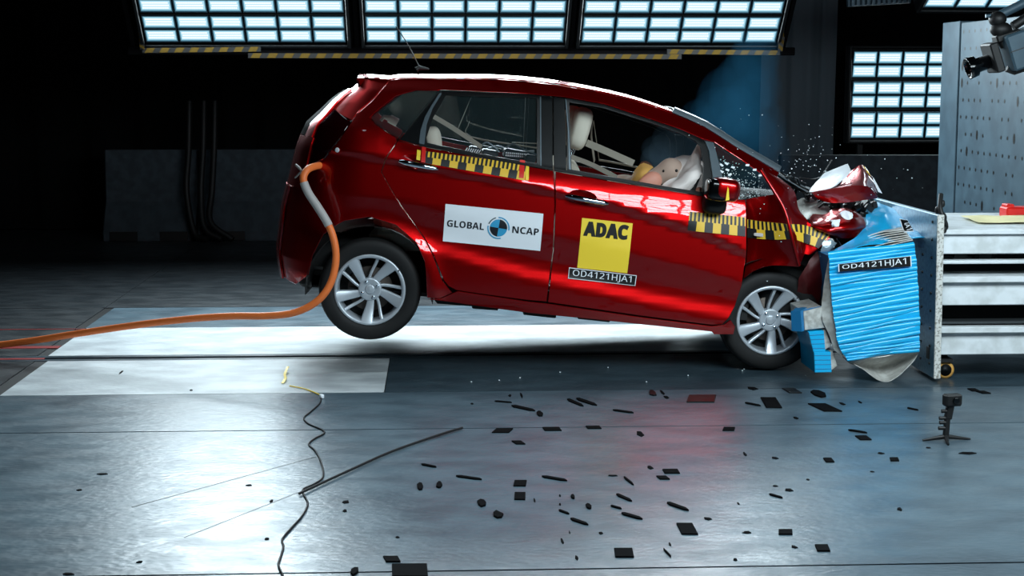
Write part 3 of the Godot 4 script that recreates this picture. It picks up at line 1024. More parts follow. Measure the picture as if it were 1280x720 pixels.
func build_car() -> void:
	car = thing("hatchback_car", "red five-door hatchback, nose crushed into the blue barrier, tail lifted off the floor", "car", Vector3(-.429, .21, -.847))
	car.rotation.z = -0.08238
	var roof_edge := pv([.022, 1.561, .093, 1.575, .323, 1.593, .564, 1.613, .758, 1.622, 1.025, 1.618, 1.321, 1.591, 1.547, 1.556, 1.749, 1.507])
	var pillar_edge := pv([1.749, 1.507, 1.954, 1.438, 2.139, 1.341, 2.315, 1.258, 2.436, 1.2])
	var quarter := pv([-.316, 1.076, -.237, 1.193, -.176, 1.3, -.148, 1.349, -.07, 1.43, -.02, 1.5, .022, 1.559, .093, 1.572, .323, 1.591, .564, 1.611, .758, 1.62, 1.026, 1.615, 1.321, 1.589, 1.547, 1.554, 1.749, 1.505, 1.953, 1.436, 2.139, 1.339, 2.315, 1.255, 2.436, 1.197, 2.412, 1.161, 2.307, 1.188, 2.179, 1.262, 2.016, 1.35, 1.947, 1.362, 1.794, 1.413, 1.618, 1.457, 1.32, 1.527, 1.074, 1.547, .939, 1.548, .857, 1.549, .328, 1.529, .314, 1.521, .185, 1.513, .069, 1.47, -.019, 1.392, -.075, 1.331, -.033, 1.293, .041, 1.252, .09, 1.226, .097, 1.205, .039, 1.109, .017, 1.022, .091, .91, .154, .824, .3, .65, .359, .556, .427, .408, .49, .34, .421, .301, .345, .3, .33, .431, .315, .516, .259, .62, .129, .718, -.03, .753, -.179, .717, -.233, .679, -.372, .833, -.444, .94, -.373, 1.031])
	var rear_door := pv([.103, 1.208, .23, 1.19, .594, 1.148, 1.032, 1.107, 1.042, 1.032, 1.056, .914, 1.069, .637, 1.057, .33, .945, .331, .656, .348, .512, .359, .468, .379, .436, .413, .365, .557, .306, .65, .16, .825, .097, .91, .023, 1.021, .045, 1.107])
	var front_door := pv([1.05, 1.104, 1.365, 1.074, 1.949, 1.027, 2.071, 1.015, 2.202, 1.027, 2.218, .837, 2.229, .698, 2.22, .514, 2.195, .389, 2.161, .316, 2.126, .274, 2.064, .264, 1.624, .288, 1.065, .328, 1.076, .638, 1.063, .915, 1.05, 1.033])
	var sill := pv([.35, .291, .421, .298, .492, .335, .522, .352, .657, .342, .946, .321, 1.061, .318, 1.625, .278, 2.065, .254, 2.136, .27, 2.172, .302, 2.205, .265, 2.203, .214, 2.087, .205, 2.07, .221, 1.364, .242, .953, .252, .663, .269])
	var hole_r := oval(Vector2(HANDLE_R[0] - 0.02, HANDLE_R[1] + 0.006), 0.075, 0.042, -0.12)
	var hole_f := oval(Vector2(HANDLE_F[0] - 0.02, HANDLE_F[1] + 0.006), 0.088, 0.042, -0.12)
	var bump := PackedVector2Array(pv([-.455, .931, -.38, .829, -.24, .675, -.296, .625, -.351, .495, -.37, .376]))
	bump.append_array(pv([-0.45, 0.295] + along_tail(0.31, 0.90, 0.012)))
	var lampo := PackedVector2Array(pv([-.323, 1.073, -.242, 1.194, -.185, 1.297]))
	lampo.append_array(pv([-0.30, 1.365] + along_tail(1.33, 0.93, 0.012)))
	var gate := PackedVector2Array(pv([-.177, 1.307, -.153, 1.351, -.075, 1.432, -.025, 1.502, .013, 1.553]))
	gate.append_array(pv([-0.05, 1.575, -0.13, 1.56] + along_tail(1.50, 1.375, 0.015)))
	var glass_q := pv([.322, 1.517, .186, 1.507, .074, 1.465, -.014, 1.388, -.065, 1.332, -.029, 1.296, .045, 1.255, .114, 1.225])
	var pill_c := pv([.324, 1.517, .336, 1.518, .269, 1.359, .234, 1.199, .22, 1.196, .114, 1.218])
	var frame_r := pv([.336, 1.523, .568, 1.532, .857, 1.543, .932, 1.541, .957, 1.12, .882, 1.126, .594, 1.155, .232, 1.196, .236, 1.239, .269, 1.359])
	var open_r := pv([.364, 1.497, .57, 1.508, .858, 1.524, .913, 1.525, .936, 1.144, .785, 1.154, .592, 1.174, .276, 1.212, .269, 1.242, .298, 1.356])
	var pill_b := pv([.937, 1.542, 1.004, 1.541, 1.031, 1.116, .961, 1.12])
	var pill_b2 := pv([1.011, 1.541, 1.079, 1.541, 1.098, 1.335, 1.113, 1.109, 1.038, 1.116])
	var frame_f := pv([1.084, 1.541, 1.32, 1.522, 1.618, 1.452, 1.794, 1.409, 1.947, 1.357, 1.972, 1.298, 1.998, 1.14, 2.027, 1.023, 1.949, 1.033, 1.365, 1.081, 1.118, 1.108, 1.103, 1.336])
	var open_f := pv([1.107, 1.519, 1.32, 1.5, 1.619, 1.433, 1.794, 1.387, 1.895, 1.347, 1.926, 1.314, 1.945, 1.216, 1.939, 1.051, 1.753, 1.064, 1.364, 1.101, 1.144, 1.123])
	var post_f := pv([1.952, 1.353, 2.01, 1.348, 2.063, 1.149, 2.086, 1.018, 2.032, 1.023, 2.003, 1.14, 1.977, 1.298])
	var glass_t := pv([2.018, 1.343, 2.179, 1.257, 2.306, 1.181, 2.389, 1.066, 2.204, 1.028, 2.091, 1.019, 2.068, 1.149])
	for side in [1, -1]:
		var cell := 0.028 if side > 0 else 0.07
		var inn := 0.0
		var bp := part("body_side", panel(quarter, side, [], 0.0, cell), M.paint, car)
		part("sill", panel(sill, side, [], -0.002, cell), M.paint, car)
		part("bumper_corner", panel(bump, side, [], 0.004, 0.018 if side > 0 else 0.06), M.paint, car)
		part("tail_lamp", panel(lampo, side, [], 0.003, 0.02 if side > 0 else 0.06), M.lamp_red, car)
		part("tailgate_side", panel(gate, side, [], -0.004, cell), M.paint, car)
		var rd := part("rear_door", panel(rear_door, side, [hole_r] if side > 0 else [], 0.0, cell), M.paint, car)
		var fd := part("front_door", panel(front_door, side, [hole_f] if side > 0 else [], 0.0, cell), M.paint, car)
		part("window_frame", panel(frame_r, side, [open_r], 0.004, cell, 0.03), M.trim, rd)
		part("window_frame", panel(frame_f, side, [open_f], 0.004, cell, 0.03), M.trim, fd)
		part("pillar_cover", panel(pill_b, side, [], 0.003, cell), M.pillar, rd)
		part("pillar_cover", panel(pill_b2, side, [], 0.003, cell), M.pillar, fd)
		part("corner_cover", panel(pill_c, side, [], 0.0, cell), M.pillar, rd)
		part("quarter_window", panel(glass_q, side, [], -0.004, 0.05, 0.004, 0.0), M.glass, car)
		part("quarter_post", panel(post_f, side, [], 0.002, cell), M.grey_trim if side > 0 else M.trim, car)
		part("window_pane", panel(open_r, side, [], -0.012, 0.05, 0.003, 0.0), M.glass, rd)
		if side > 0:
			part("corner_window", panel(glass_t, side, [], -0.005, 0.03, 0.004, 0.0), M.glass, car, "triangular corner window, crazed and breaking up")
			details_near(bp, rd, fd)
	# roof, windscreen, tailgate, spoiler
	part("roof", top_sheet(roof_edge, 0.024, 0.0), M.paint, car)
	part("windscreen", top_sheet(pillar_edge, 0.028, 0.04, 18, 0.006), M.screen, car)
	var mo := MB.new()
	var mrows := [[], [], []]
	for e in pillar_edge:
		var w := side_w(e.x, e.y)
		for k in 3: mrows[k].append(Vector3(e.x + k * 0.012, e.y + [0.002, 0.026, 0.034][k], w - [-0.004, 0.012, 0.05][k]))
	mo.sheet(MB.refine(mrows, 2), 1, 0.006)
	part("windscreen_edge_sheen", mo, M.grey_trim, car)  # grey strip paints the light caught along the windscreen's edge
	part("tailgate", tail(0.88, 1.18, 0.75, PI - 0.75, 0.0, 8, 14), M.paint, car)
	part("rear_window", tail(1.185, 1.47, 1.02, PI - 1.02, 0.0, 8, 14), M.dark_window, car)
	part("tailgate_side", tail(1.182, 1.48, 0.80, 1.01, 0.0, 8, 8), M.paint, car)
	part("tailgate_side", tail(1.182, 1.48, PI - 1.01, PI - 0.80, 0.0, 8, 8), M.paint, car)
	part("rear_bumper", tail(0.30, 0.87, 1.1, PI - 1.1, 0.004, 10, 10), M.paint, car)
	var b := MB.new()
	var sp := pv([-.18, 1.549, -.162, 1.561, .022, 1.562, -.016, 1.503, -.066, 1.437, -.149, 1.456])
	b.prism(sp, -0.50, 0.51, Transform3D.IDENTITY, 0.012)
	var se := part("spoiler", b, M.paint, car)
	part("spoiler_top", top_sheet(pv([-.175, 1.552, -.119, 1.557, -.05, 1.558, .027, 1.559]), 0.024, 0.0), M.paint, se)
	b = MB.new()
	b.tube([Vector3(0.17, 1.640, 0), Vector3(0.19, 1.654, 0), Vector3(0.25, 1.650, 0)], [0.018, 0.016, 0.006], 8)
	b.tube(MB.line([Vector3(0.19, 1.655, 0), Vector3(0.10, 1.80, 0), Vector3(0.02, 1.90, 0)], 4), 0.003, 6)
	part("antenna", b, M.black, car)
	# reflective stickers along the roof's edge
	for k in 7:
		var u: float = [0.22, 0.42, 0.62, 0.80, 1.0, 1.22, 1.42][k]
		b = MB.new()
		var rows := []
		for w in [0.545, 0.50]:
			var row := []
			for x in [u, u + 0.05]:
				row.append(Vector3(x, roof_height(roof_edge, x, w) + 0.003, w))
			rows.append(row)
		b.sheet(rows, 1, 0.001)
		part("roof_sticker", b, M.white if k in [1, 4] else M.label_black, car)
	# what closes the body below and inside
	b = MB.new()
	b.box(Vector3(0.90, 0.33, 0), Vector3(2.70, 0.16, 0.84), Basis.IDENTITY, 0.02)
	b.box(Vector3(1.22, 0.33, 0), Vector3(1.66, 0.16, 1.46), Basis.IDENTITY, 0.02)
	b.box(Vector3(-0.25, 0.50, 0), Vector3(0.50, 0.24, 1.10), Basis.IDENTITY, 0.02)
	b.box(Vector3(2.28, 0.62, 0), Vector3(0.04, 0.66, 1.42))
	part("underbody", b, M.black, car)
	for s in [-1.0, 1.0]:
		b = MB.new()
		b.box(Vector3(1.32, 0.325, s * 0.755), Vector3(1.66, 0.11, 0.09), Basis(Vector3(0, 0, 1), -0.036))
		part("inner_sill", b, M.interior, car)
	b = MB.new()
	for x in [1.03, 1.36, 1.62]:
		b.box(Vector3(x, 0.238, 0.70), Vector3(0.20, 0.03, 0.10), Basis(Vector3(0, 0, 1), -0.03), 0.006)
	b.box(Vector3(0.70, 0.255, 0.66), Vector3(0.16, 0.04, 0.10), Basis.IDENTITY, 0.006)
	part("jacking_points", b, M.black, car)
	for x in [0.0, 2.44]:
		b = MB.new()
		b.lathe([Vector2(0.385, 0.79), Vector2(0.375, 0.62), Vector2(0.37, 0.42)], 24, Transform3D(Basis.IDENTITY, Vector3(x, 0.31, 0)), -0.15, PI + 0.15)
		b.lathe([Vector2(0.37, 0.42), Vector2(0.02, 0.42)], 24, Transform3D(Basis.IDENTITY, Vector3(x, 0.31, 0)), -0.15, PI + 0.15)
		part("wheel_arch_liner", b, M.interior, car)
	b = MB.new()
	b.tube([Vector3(0, 0.31, -0.7), Vector3(0, 0.31, 0.7)], 0.035, 10)
	b.box(Vector3(-0.16, 0.46, 0.62), Vector3(0.10, 0.18, 0.10), Basis(Vector3(0, 0, 1), 0.5), 0.01)
	part("axle", b, M.steel, car)
	wheel(Vector3(0, 0.312, 0.69), 0.08, true)
	wheel(Vector3(2.44, 0.304, 0.66), 0.22, true)
	wheel(Vector3(0, 0.312, -0.69), 0.4, false)
	wheel(Vector3(2.50, 0.304, -0.69), 0.9, false)
	interior()
	crushed_front()

func roof_height(edge: PackedVector2Array, u: float, w: float) -> float:
	for i in edge.size() - 1:
		if u >= edge[i].x and u <= edge[i + 1].x:
			var v := lerpf(edge[i].y, edge[i + 1].y, (u - edge[i].x) / (edge[i + 1].x - edge[i].x))
			var k := 1.0 - pow(w / side_w(u, v), 3.0)
			return v + 0.024 * k
	return 1.6

func wheel(c: Vector3, turn: float, detailed: bool) -> void:
	var xf := Transform3D(Basis(Vector3(0, 0, 1), turn) if c.z > 0 else Basis(Vector3(0, 0, 1), turn) * Basis(Vector3.UP, PI), c)
	var b := MB.new()
	var prof := [Vector2(0.212, -0.088), Vector2(0.235, -0.098), Vector2(0.265, -0.101), Vector2(0.288, -0.095), Vector2(0.300, -0.082), Vector2(0.304, -0.066)]
	for g in [-0.045, 0.0, 0.045]:
		prof.append_array([Vector2(0.306, g - 0.008), Vector2(0.299, g - 0.005), Vector2(0.299, g + 0.005), Vector2(0.306, g + 0.008)])
	prof.append_array([Vector2(0.304, 0.066), Vector2(0.300, 0.082), Vector2(0.294, 0.090), Vector2(0.287, 0.0935), Vector2(0.284, 0.0965), Vector2(0.265, 0.101), Vector2(0.240, 0.099), Vector2(0.226, 0.094), Vector2(0.222, 0.091), Vector2(0.212, 0.088)])
	b.lathe(prof, 56)
	var w := part("wheel", b, M.rubber, car)
	w.transform = xf
	b = MB.new()
	b.lathe([Vector2(0.212, 0.080), Vector2(0.2145, 0.090), Vector2(0.210, 0.0955), Vector2(0.201, 0.0955), Vector2(0.194, 0.091), Vector2(0.190, 0.075), Vector2(0.186, 0.03), Vector2(0.184, -0.07)], 56)
	part("rim", b, M.alloy, w)
	b = MB.new()
	b.lathe([Vector2(0.186, -0.03), Vector2(0.13, -0.03), Vector2(0.125, -0.01), Vector2(0.01, -0.01)], 32)
	part("brake_drum", b, M.interior, w)
	b = MB.new()
	b.lathe([Vector2(0.135, -0.005), Vector2(0.135, 0.012), Vector2(0.07, 0.012), Vector2(0.065, 0.03), Vector2(0.0, 0.03)], 32)
	part("brake_disc", b, M.disc, w)
	if not detailed: return
	b = MB.new()
	b.lathe([Vector2(0.072, 0.02), Vector2(0.070, 0.058), Vector2(0.066, 0.0655), Vector2(0.060, 0.067), Vector2(0.034, 0.067), Vector2(0.032, 0.063), Vector2(0.029, 0.063), Vector2(0.028, 0.069), Vector2(0.022, 0.072), Vector2(0.0, 0.073)], 32)
	part("hub", b, M.alloy, w)
	for k in 5:
		var a := deg_to_rad(120.0 + 72.0 * k)
		part("spoke", spoke(a, 0.040, 0.019, 0.22, 0.36, 0.074), M.alloy, w)
		part("narrow_spoke", spoke(a + deg_to_rad(27), 0.0105, 0.0085, 0.42, 0.12, 0.060), M.alloy, w)
	for k in 4:
		var a := deg_to_rad(114.0 + 90.0 * k)
		b = MB.new()
		b.lathe([Vector2(0.0115, 0.05), Vector2(0.0105, 0.074), Vector2(0.007, 0.078), Vector2(0, 0.0785)], 6, Transform3D(Basis.IDENTITY, Vector3(cos(a) * 0.050, sin(a) * 0.050, 0)))
		part("lug_nut", b, M.chrome, w)
	b = MB.new()
	b.tube([Vector3(0.165, 0.11, 0.085), Vector3(0.175, 0.117, 0.10)], 0.004, 6)
	part("valve", b, M.black, w)

func spoke(a: float, half0: float, half1: float, swirl: float, half_hub: float, z: float) -> MB:
	# from the rim (half0, half1: angles either side) to the hub, twisting by swirl; slightly dished
	var rows := []
	var n := 8
	for i in n + 1:
		var t := float(i) / n
		var r := lerpf(0.203, 0.045, t)
		var mid := a + swirl * t * t
		var hw := lerpf(half0, half1, pow(t, 0.8)) / r
		hw = minf(hw, 0.62)
		var zz := lerpf(z + 0.022, 0.060, t) - 0.010 * sin(t * PI)
		rows.append([r, mid - hw, mid + hw, zz])
	var b := MB.new()
	var top := []
	for q in rows:
		var row := []
		for s in [[0.0, -0.030], [0.0, -0.006], [0.12, 0.0], [0.5, 0.001], [0.88, 0.0], [1.0, -0.006], [1.0, -0.030]]:
			var an := lerpf(q[1], q[2], s[0])
			row.append(Vector3(cos(an) * q[0], sin(an) * q[0], q[3] + s[1]))
		top.append(row)
	b.grid(top, false, true)
	var back := []
	for r in top: back.append([r[0], r[6]])
	b.grid(back)
	return b

# ---------------------------------------------------------------- what sits on the near side
func quad_at(q: Array, x: float, y: float) -> Vector2:  # q: lower left, lower right, upper right, upper left
	var p := pv(q)
	return p[0].lerp(p[1], x).lerp(p[3].lerp(p[2], x), y)

func side_text(s: String, bold: bool, q: Array, off: float, heavy := 0.0) -> MB:
	return lettering(s, bold, func(x, y):
		var p := quad_at(q, x, y)
		return on_side(p.x, p.y, off), heavy)

func side_patch(q: Array, off: float, cell := 0.04) -> MB:
	return panel(pv(q), 1, [], off, cell, 0.002, 0.0)

func door_handle(door: Node3D, c: Array, a: Array, b_: Array, rx: float) -> void:
	var m := MB.new()
	var hole := oval(Vector2(c[0] - 0.02, c[1] + 0.006), rx, 0.042, -0.12)
	var rows := []
	for k in 5:
		var row := []
		var t := k / 4.0
		for i in 25:
			var p := hole[i % 24]
			var ctr := Vector2(c[0] - 0.02, c[1] + 0.006)
			var q := p.lerp(ctr, t)
			row.append(on_side(q.x, q.y, -0.004 - 0.026 * sin(t * PI / 2)))
		rows.append(row)
	m.grid(rows, true)
	part("handle_recess", m, M.paint, door)
	m = MB.new()
	var p0 := Vector2(a[0], a[1])
	var p1 := Vector2(b_[0], b_[1])
	var pts := []
	var rr := []
	for i in 9:
		var t := i / 8.0
		var q := p0.lerp(p1, t)
		pts.append(on_side(q.x, q.y, 0.010 + 0.018 * sin(t * PI)))
		rr.append(0.0175 if i > 0 and i < 8 else 0.009)
	m.tube(pts, rr, 12)
	part("handle", m, M.chrome, door, "chrome door handle")

func details_near(body: Node3D, rd: Node3D, fd: Node3D) -> void:
	door_handle(rd, HANDLE_R, [.12, 1.094], [.348, 1.067], 0.075)
	door_handle(fd, HANDLE_F, [1.116, .969], [1.372, .942], 0.088)
	# trim: black strips under the windows, light strip at the rear door's edge
	part("belt_trim", panel(pv([.229, 1.205, .593, 1.165, .958, 1.132, 1.031, 1.124, 1.031, 1.11, .594, 1.151, .23, 1.191]), 1, [], 0.010, 0.03, 0.02), M.trim, rd)
	part("belt_trim", panel(pv([1.038, 1.124, 1.118, 1.118, 1.364, 1.1, 1.753, 1.064, 1.939, 1.049, 2.027, 1.04, 2.027, 1.019, 1.939, 1.029, 1.365, 1.078, 1.039, 1.107]), 1, [], 0.010, 0.03, 0.02), M.trim, fd)
	part("window_edge_strip", panel(rounded(pv([.327, 1.508, .341, 1.509, .293, 1.417, .265, 1.321, .26, 1.201, .227, 1.204, .23, 1.281, .25, 1.362, .283, 1.43]), 0.004), 1, [], 0.008, 0.03, 0.012), M.grey_trim, rd)
	part("edge_strip", panel(pv([.928, 1.535, .936, 1.536, .963, 1.125, .955, 1.125]), 1, [], 0.008, 0.04, 0.01), M.grey_trim, rd)
	part("edge_strip", panel(pv([1.081, 1.534, 1.089, 1.534, 1.117, 1.337, 1.139, 1.12, 1.128, 1.122, 1.109, 1.336]), 1, [], 0.008, 0.04, 0.01), M.grey_trim, fd)
	part("fuel_flap", panel(oval(Vector2([-.248, 1.129][0], [-.248, 1.129][1]), 0.013, 0.015, 0.0), 1, [], 0.006, 0.02, 0.01), M.white, body, "small round white target marker")
	# stickers with their lettering
	var st := part("sponsor_sticker", side_patch([.412, .642, .994, .629, .994, .852, .411, .865], 0.003), M.white, rd, "white sticker with dark lettering and a quartered round emblem")
	part("lettering", side_text("GLOBAL", true, [.429, .732, .648, .728, .648, .768, .429, .772], 0.005), M.navy, st)
	part("lettering", side_text("NCAP", true, [.818, .725, .975, .721, .976, .762, .818, .765], 0.005), M.navy, st)
	var ec := [.735, .747]
	var c := Vector2(ec[0], ec[1])
	var ax := -0.10
	for k in 4:
		var pie := PackedVector2Array([c])
		pie.append_array(arc(c, 0.0515, ax + PI / 2 * k, ax + PI / 2 * (k + 1), 8))
		part("emblem_quarter", panel(pie, 1, [], 0.005, 0.05, 0.001, 0.0), M.navy if k % 2 == 0 else M.cyan, st)
	for q in [[-0.15, 1.65, M.cyan], [3.0, 5.0, M.cyan], [1.9, 2.8, M.grey_trim]]:
		var ring := arc(c, 0.066, q[0], q[1], 14)
		var back := arc(c, 0.059, q[0], q[1], 14)
		back.reverse()
		ring.append_array(back)
		part("emblem_ring", panel(ring, 1, [], 0.005, 0.05, 0.001, 0.0), q[2], st)
	st = part("club_sticker", side_patch([1.224, .545, 1.526, .535, 1.531, .836, 1.226, .845], 0.003), M.yellow, fd, "square yellow sticker with black lettering")
	part("lettering", side_text("ADAC", true, [1.24, .741, 1.509, .734, 1.511, .824, 1.243, .828], 0.005, 1.6), M.label_black, st)
	st = part("test_number_sticker", side_patch([1.174, .478, 1.581, .463, 1.584, .527, 1.175, .544], 0.006), M.white, fd, "black test number plate with a white edge")
	part("number_field", side_patch([1.178, .482, 1.577, .467, 1.579, .523, 1.179, .539], 0.008), M.label_black, st)
	part("lettering", side_text("OD4121HJA1", false, [1.199, .488, 1.554, .473, 1.554, .52, 1.2, .533], 0.010), M.white, st)
	# measuring tapes
	var tp := M.white.duplicate() as StandardMaterial3D
	tp.albedo_color = Color.WHITE
	tp.albedo_texture = tape_texture(12)
	M.tape = tp
	side_tape(rd, [.268, 1.163, .879, 1.133], [.264, 1.096, .865, 1.04], 40, 12)
	part("tape_end", side_patch([.22, 1.111, .242, 1.108, .242, 1.166, .22, 1.169], 0.004), M.yellow, rd)
	part("tape_end", side_patch([.871, 1.043, .89, 1.042, .888, 1.138, .871, 1.139], 0.004), M.yellow, rd)
	part("red_tape", side_patch([.249, 1.099, .273, 1.098, .271, 1.188, .247, 1.191], 0.006), M.red_tape, rd)
	part("red_tape", side_patch([.831, 1.053, .859, 1.052, .863, 1.155, .832, 1.158], 0.006), M.red_tape, rd)
	side_tape(fd, [1.865, .932, 2.207, .924], [1.861, .82, 2.214, .811], 24, 7)
	# mirror
	var mx := Vector3(2.018, 1.088, .93)
	var m := MB.new()
	m.ball(mx + Vector3(0.018, 0, 0.02), Vector3(0.088, 0.070, 0.10), Basis(Vector3(0, 0, 1), -0.08), 0.62, 28)
	var mi := part("door_mirror", m, M.paint, fd)
	m = MB.new()
	m.ball(mx + Vector3(-0.030, -0.006, 0.022), Vector3(0.066, 0.066, 0.092), Basis(Vector3(0, 0, 1), -0.06), 0.5, 24)
	part("mirror_housing", m, M.gloss, mi)
	m = MB.new()
	m.prism(pv([0.0, -0.055, 0.022, -0.05, 0.012, 0.012, 0.004, 0.03]), 0.0, 0.003, Transform3D(Basis.IDENTITY, mx + Vector3(0.012, -0.005, 0.119)), 0.001)
	part("painted_reflection", m, M.yellow, mi, "yellow reflection painted as a narrow strip")  # paints the measuring tape's yellow reflection on the mirror
	m = MB.new()
	m.ball(Vector3(2.006, .99, .84), Vector3(0.070, 0.060, 0.07), Basis.IDENTITY, 0.6, 20)
	part("mirror_foot_shadow", m, M.black, mi)  # black lump also paints the shadow below the mirror
	m = MB.new()
	m.prism(oval(Vector2.ZERO, 0.036, 0.0105, 0.0, 24, 0.5), 0.0, 0.006, Transform3D(Basis(Vector3(0, 0, 1), -0.02), Vector3(2.309, .823, .775)), 0.002)
	part("side_repeater", m, M.wrap, body, "small pale oval side lamp on the fender")
	# crazed glass crumbs in the corner window
	var r := RandomNumberGenerator.new()
	r.seed = 5
	m = MB.new()
	var wtri := pv([2.028, 1.292, 2.177, 1.231, 2.304, 1.16, 2.379, 1.068, 2.204, 1.031, 2.091, 1.021, 2.073, 1.15])
	var lo := wtri[0]
	var hi := wtri[0]
	for p in wtri:
		lo = lo.min(p); hi = hi.max(p)
	var got := 0
	while got < 260:
		var p := Vector2(r.randf_range(lo.x, hi.x), r.randf_range(lo.y, hi.y))
		if not Geometry2D.is_point_in_polygon(p, wtri): continue
		if r.randf() > 0.10 + 0.9 * (hi.y - p.y) / (hi.y - lo.y): continue
		got += 1
		var s := r.randf_range(0.0014, 0.0042)
		m.box(on_side(p.x, p.y, r.randf_range(-0.004, 0.004)), Vector3(s * 1.5, s, 0.003), Basis.from_euler(Vector3(r.randf() * 0.9, r.randf() * 0.9, r.randf() * TAU)))
	var cr := part("glass_crumbs", m, M.crumb, body)
	cr.set_meta("kind", "stuff")
	var pts := pv([2.058, 1.219, 2.089, 1.23, 2.058, 1.181, 2.094, 1.193, 2.13, 1.21, 2.078, 1.145, 2.225, 1.229, 2.271, 1.204, 2.306, 1.174, 2.108, 1.166])
	for i in pts.size():
		m = MB.new()
		m.prism(rounded(pv([-0.012, -0.005, 0.010, -0.009, 0.014, 0.004, -0.008, 0.006]), 0.003), -0.002, 0.002, Transform3D(Basis(Vector3(0, 0, 1), -0.5 + i * 0.11), on_side(pts[i].x, pts[i].y, 0.001)))
		part("hanging_glass_flake", m, M.white, body)

func side_tape(door: Node3D, top: Array, bottom: Array, n: int, cells: int) -> void:
	var a := pv(top)
	var b := pv(bottom)
	var rows := [[], [], [], []]
	for j in n + 1:
		var t := float(j) / n
		for i in 4:
			var p := a[0].lerp(a[1], t).lerp(b[0].lerp(b[1], t), i / 3.0)
			rows[i].append(on_side(p.x, p.y, 0.004))
	var m := MB.new()
	m.sheet(rows, 1, 0.001)
	var mt := M.tape.duplicate() as StandardMaterial3D
	mt.uv1_scale = Vector3(cells / 12.0, 1, 1)
	part("measuring_tape", m, mt, door, "yellow and black measuring tape")

# ---------------------------------------------------------------- inside
func interior() -> void:
	seat(Vector3(1.02, 0.36, 0.34), true)
	seat(Vector3(1.02, 0.36, -0.36), true)
	var b := MB.new()
	b.box(Vector3(0.22, 0.62, 0), Vector3(0.50, 0.16, 1.24), Basis(Vector3(0, 0, 1), 0.1), 0.05)
	b.box(Vector3(0.02, 0.92, 0), Vector3(0.16, 0.60, 1.24), Basis(Vector3(0, 0, 1), 0.22), 0.05)
	part("rear_bench", b, M.cream, car)
	b = MB.new()
	b.ball(Vector3(.308, 1.215, .32), Vector3(0.055, 0.085, 0.12), Basis(Vector3(0, 0, 1), 0.2), 0.7)
	part("rear_headrest", b, M.cream, car)
	b = MB.new()
	b.box(Vector3(0.62, 0.30, 0), Vector3(1.5, 0.02, 1.45))
	part("carpet", b, M.interior, car)
	b = MB.new()
	b.sheet([[Vector3(2.02, 1.00, -0.68), Vector3(2.00, 1.03, 0), Vector3(2.02, 1.00, 0.68)], [Vector3(1.92, 0.92, -0.68), Vector3(1.88, 0.95, 0), Vector3(1.92, 0.92, 0.68)], [Vector3(1.98, 0.62, -0.68), Vector3(1.95, 0.60, 0), Vector3(1.98, 0.62, 0.68)]], 4, 0.02)
	b.box(Vector3(2.15, 0.98, 0), Vector3(0.28, 0.04, 1.34), Basis(Vector3(0, 0, 1), -0.12), 0.01)
	part("dashboard", b, M.interior, car)
	b = MB.new()
	var rim := []
	for k in 25: rim.append(Vector3(1.80, 0.93, 0.34) + Basis(Vector3(0, 0, 1), 0.45) * Vector3(0, cos(TAU * k / 24) * 0.18, sin(TAU * k / 24) * 0.18))
	b.tube(rim, 0.014, 8, false)
	b.tube([Vector3(1.82, 0.92, 0.34), Vector3(2.0, 0.84, 0.34)], 0.03, 8)
	part("steering_wheel", b, M.interior, car)
	# belts and wiring
	for q in [[[Vector3(.297, 1.365, .45), Vector3(.424, 1.302, .42), Vector3(.611, 1.198, .4)], 0.030], [[Vector3(.517, 1.49, .45), Vector3(.458, 1.309, .42)], 0.014], [[Vector3(.545, 1.325, -.6), Vector3(.562, 1.223, -.62), Vector3(1.028, 1.182, -.66)], 0.010], [[Vector3(.841, 1.212, -.5), Vector3(1.015, 1.218, -.5)], 0.006]]:
		b = MB.new(); b.strap(MB.line(q[0], 4), Vector3(0.15, 0.5, 0.2).normalized() * q[1], 0.003); part("seat_belt", b, M.belt, car)
	for q in [[[Vector3(1.255, 1.277, .4), Vector3(1.391, 1.232, .42), Vector3(1.559, 1.173, .4)], 0.045], [[Vector3(1.157, 1.188, .52), Vector3(1.286, 1.151, .55), Vector3(1.438, 1.088, .6)], 0.030], [[Vector3(1.453, 1.136, -.62), Vector3(1.579, 1.125, -.6), Vector3(1.733, 1.106, -.58)], 0.014], [[Vector3(1.305, 1.406, .18), Vector3(1.303, 1.315, .18), Vector3(1.335, 1.157, .2)], 0.022], [[Vector3(1.385, 1.395, -.55), Vector3(1.453, 1.136, -.62)], 0.008]]:
		b = MB.new(); b.strap(MB.line(q[0], 4), Vector3(0.15, 0.5, 0.2).normalized() * q[1], 0.003); part("seat_belt", b, M.belt, car)
	b = MB.new()
	b.tube(MB.line([Vector3(.755, 1.167, .1), Vector3(.811, 1.222, .1), Vector3(.888, 1.195, .15), Vector3(.973, 1.168, .2)], 4), 0.006, 6)
	b.tube(MB.line([Vector3(.607, 1.189, .2), Vector3(.645, 1.223, .2), Vector3(.697, 1.197, .2), Vector3(.73, 1.169, .2)], 4), 0.006, 6)
	b.tube(MB.line([Vector3(.616, 1.151, 0), Vector3(.726, 1.196, 0), Vector3(.821, 1.167, 0), Vector3(.964, 1.184, 0)], 4), 0.008, 6)
	part("wiring", b, M.grey_trim, car)
	b = MB.new()
	b.box(Vector3(.842, 1.158, .1), Vector3(0.16, 0.06, 0.2), Basis(Vector3(0, 0, 1), -0.1), 0.01)
	b.box(Vector3(.581, 1.168, .1), Vector3(0.08, 0.04, 0.2), Basis(Vector3(0, 0, 1), -0.1), 0.01)
	b.box(Vector3(.67, 1.159, .2), Vector3(0.10, 0.04, 0.2), Basis(Vector3(0, 0, 1), -0.1), 0.01)
	b.box(Vector3(.926, 1.147, .25), Vector3(0.07, 0.05, 0.1), Basis(Vector3(0, 0, 1), -0.1), 0.01)
	var eq := part("data_recorder", b, M.navy, car)
	b = MB.new()
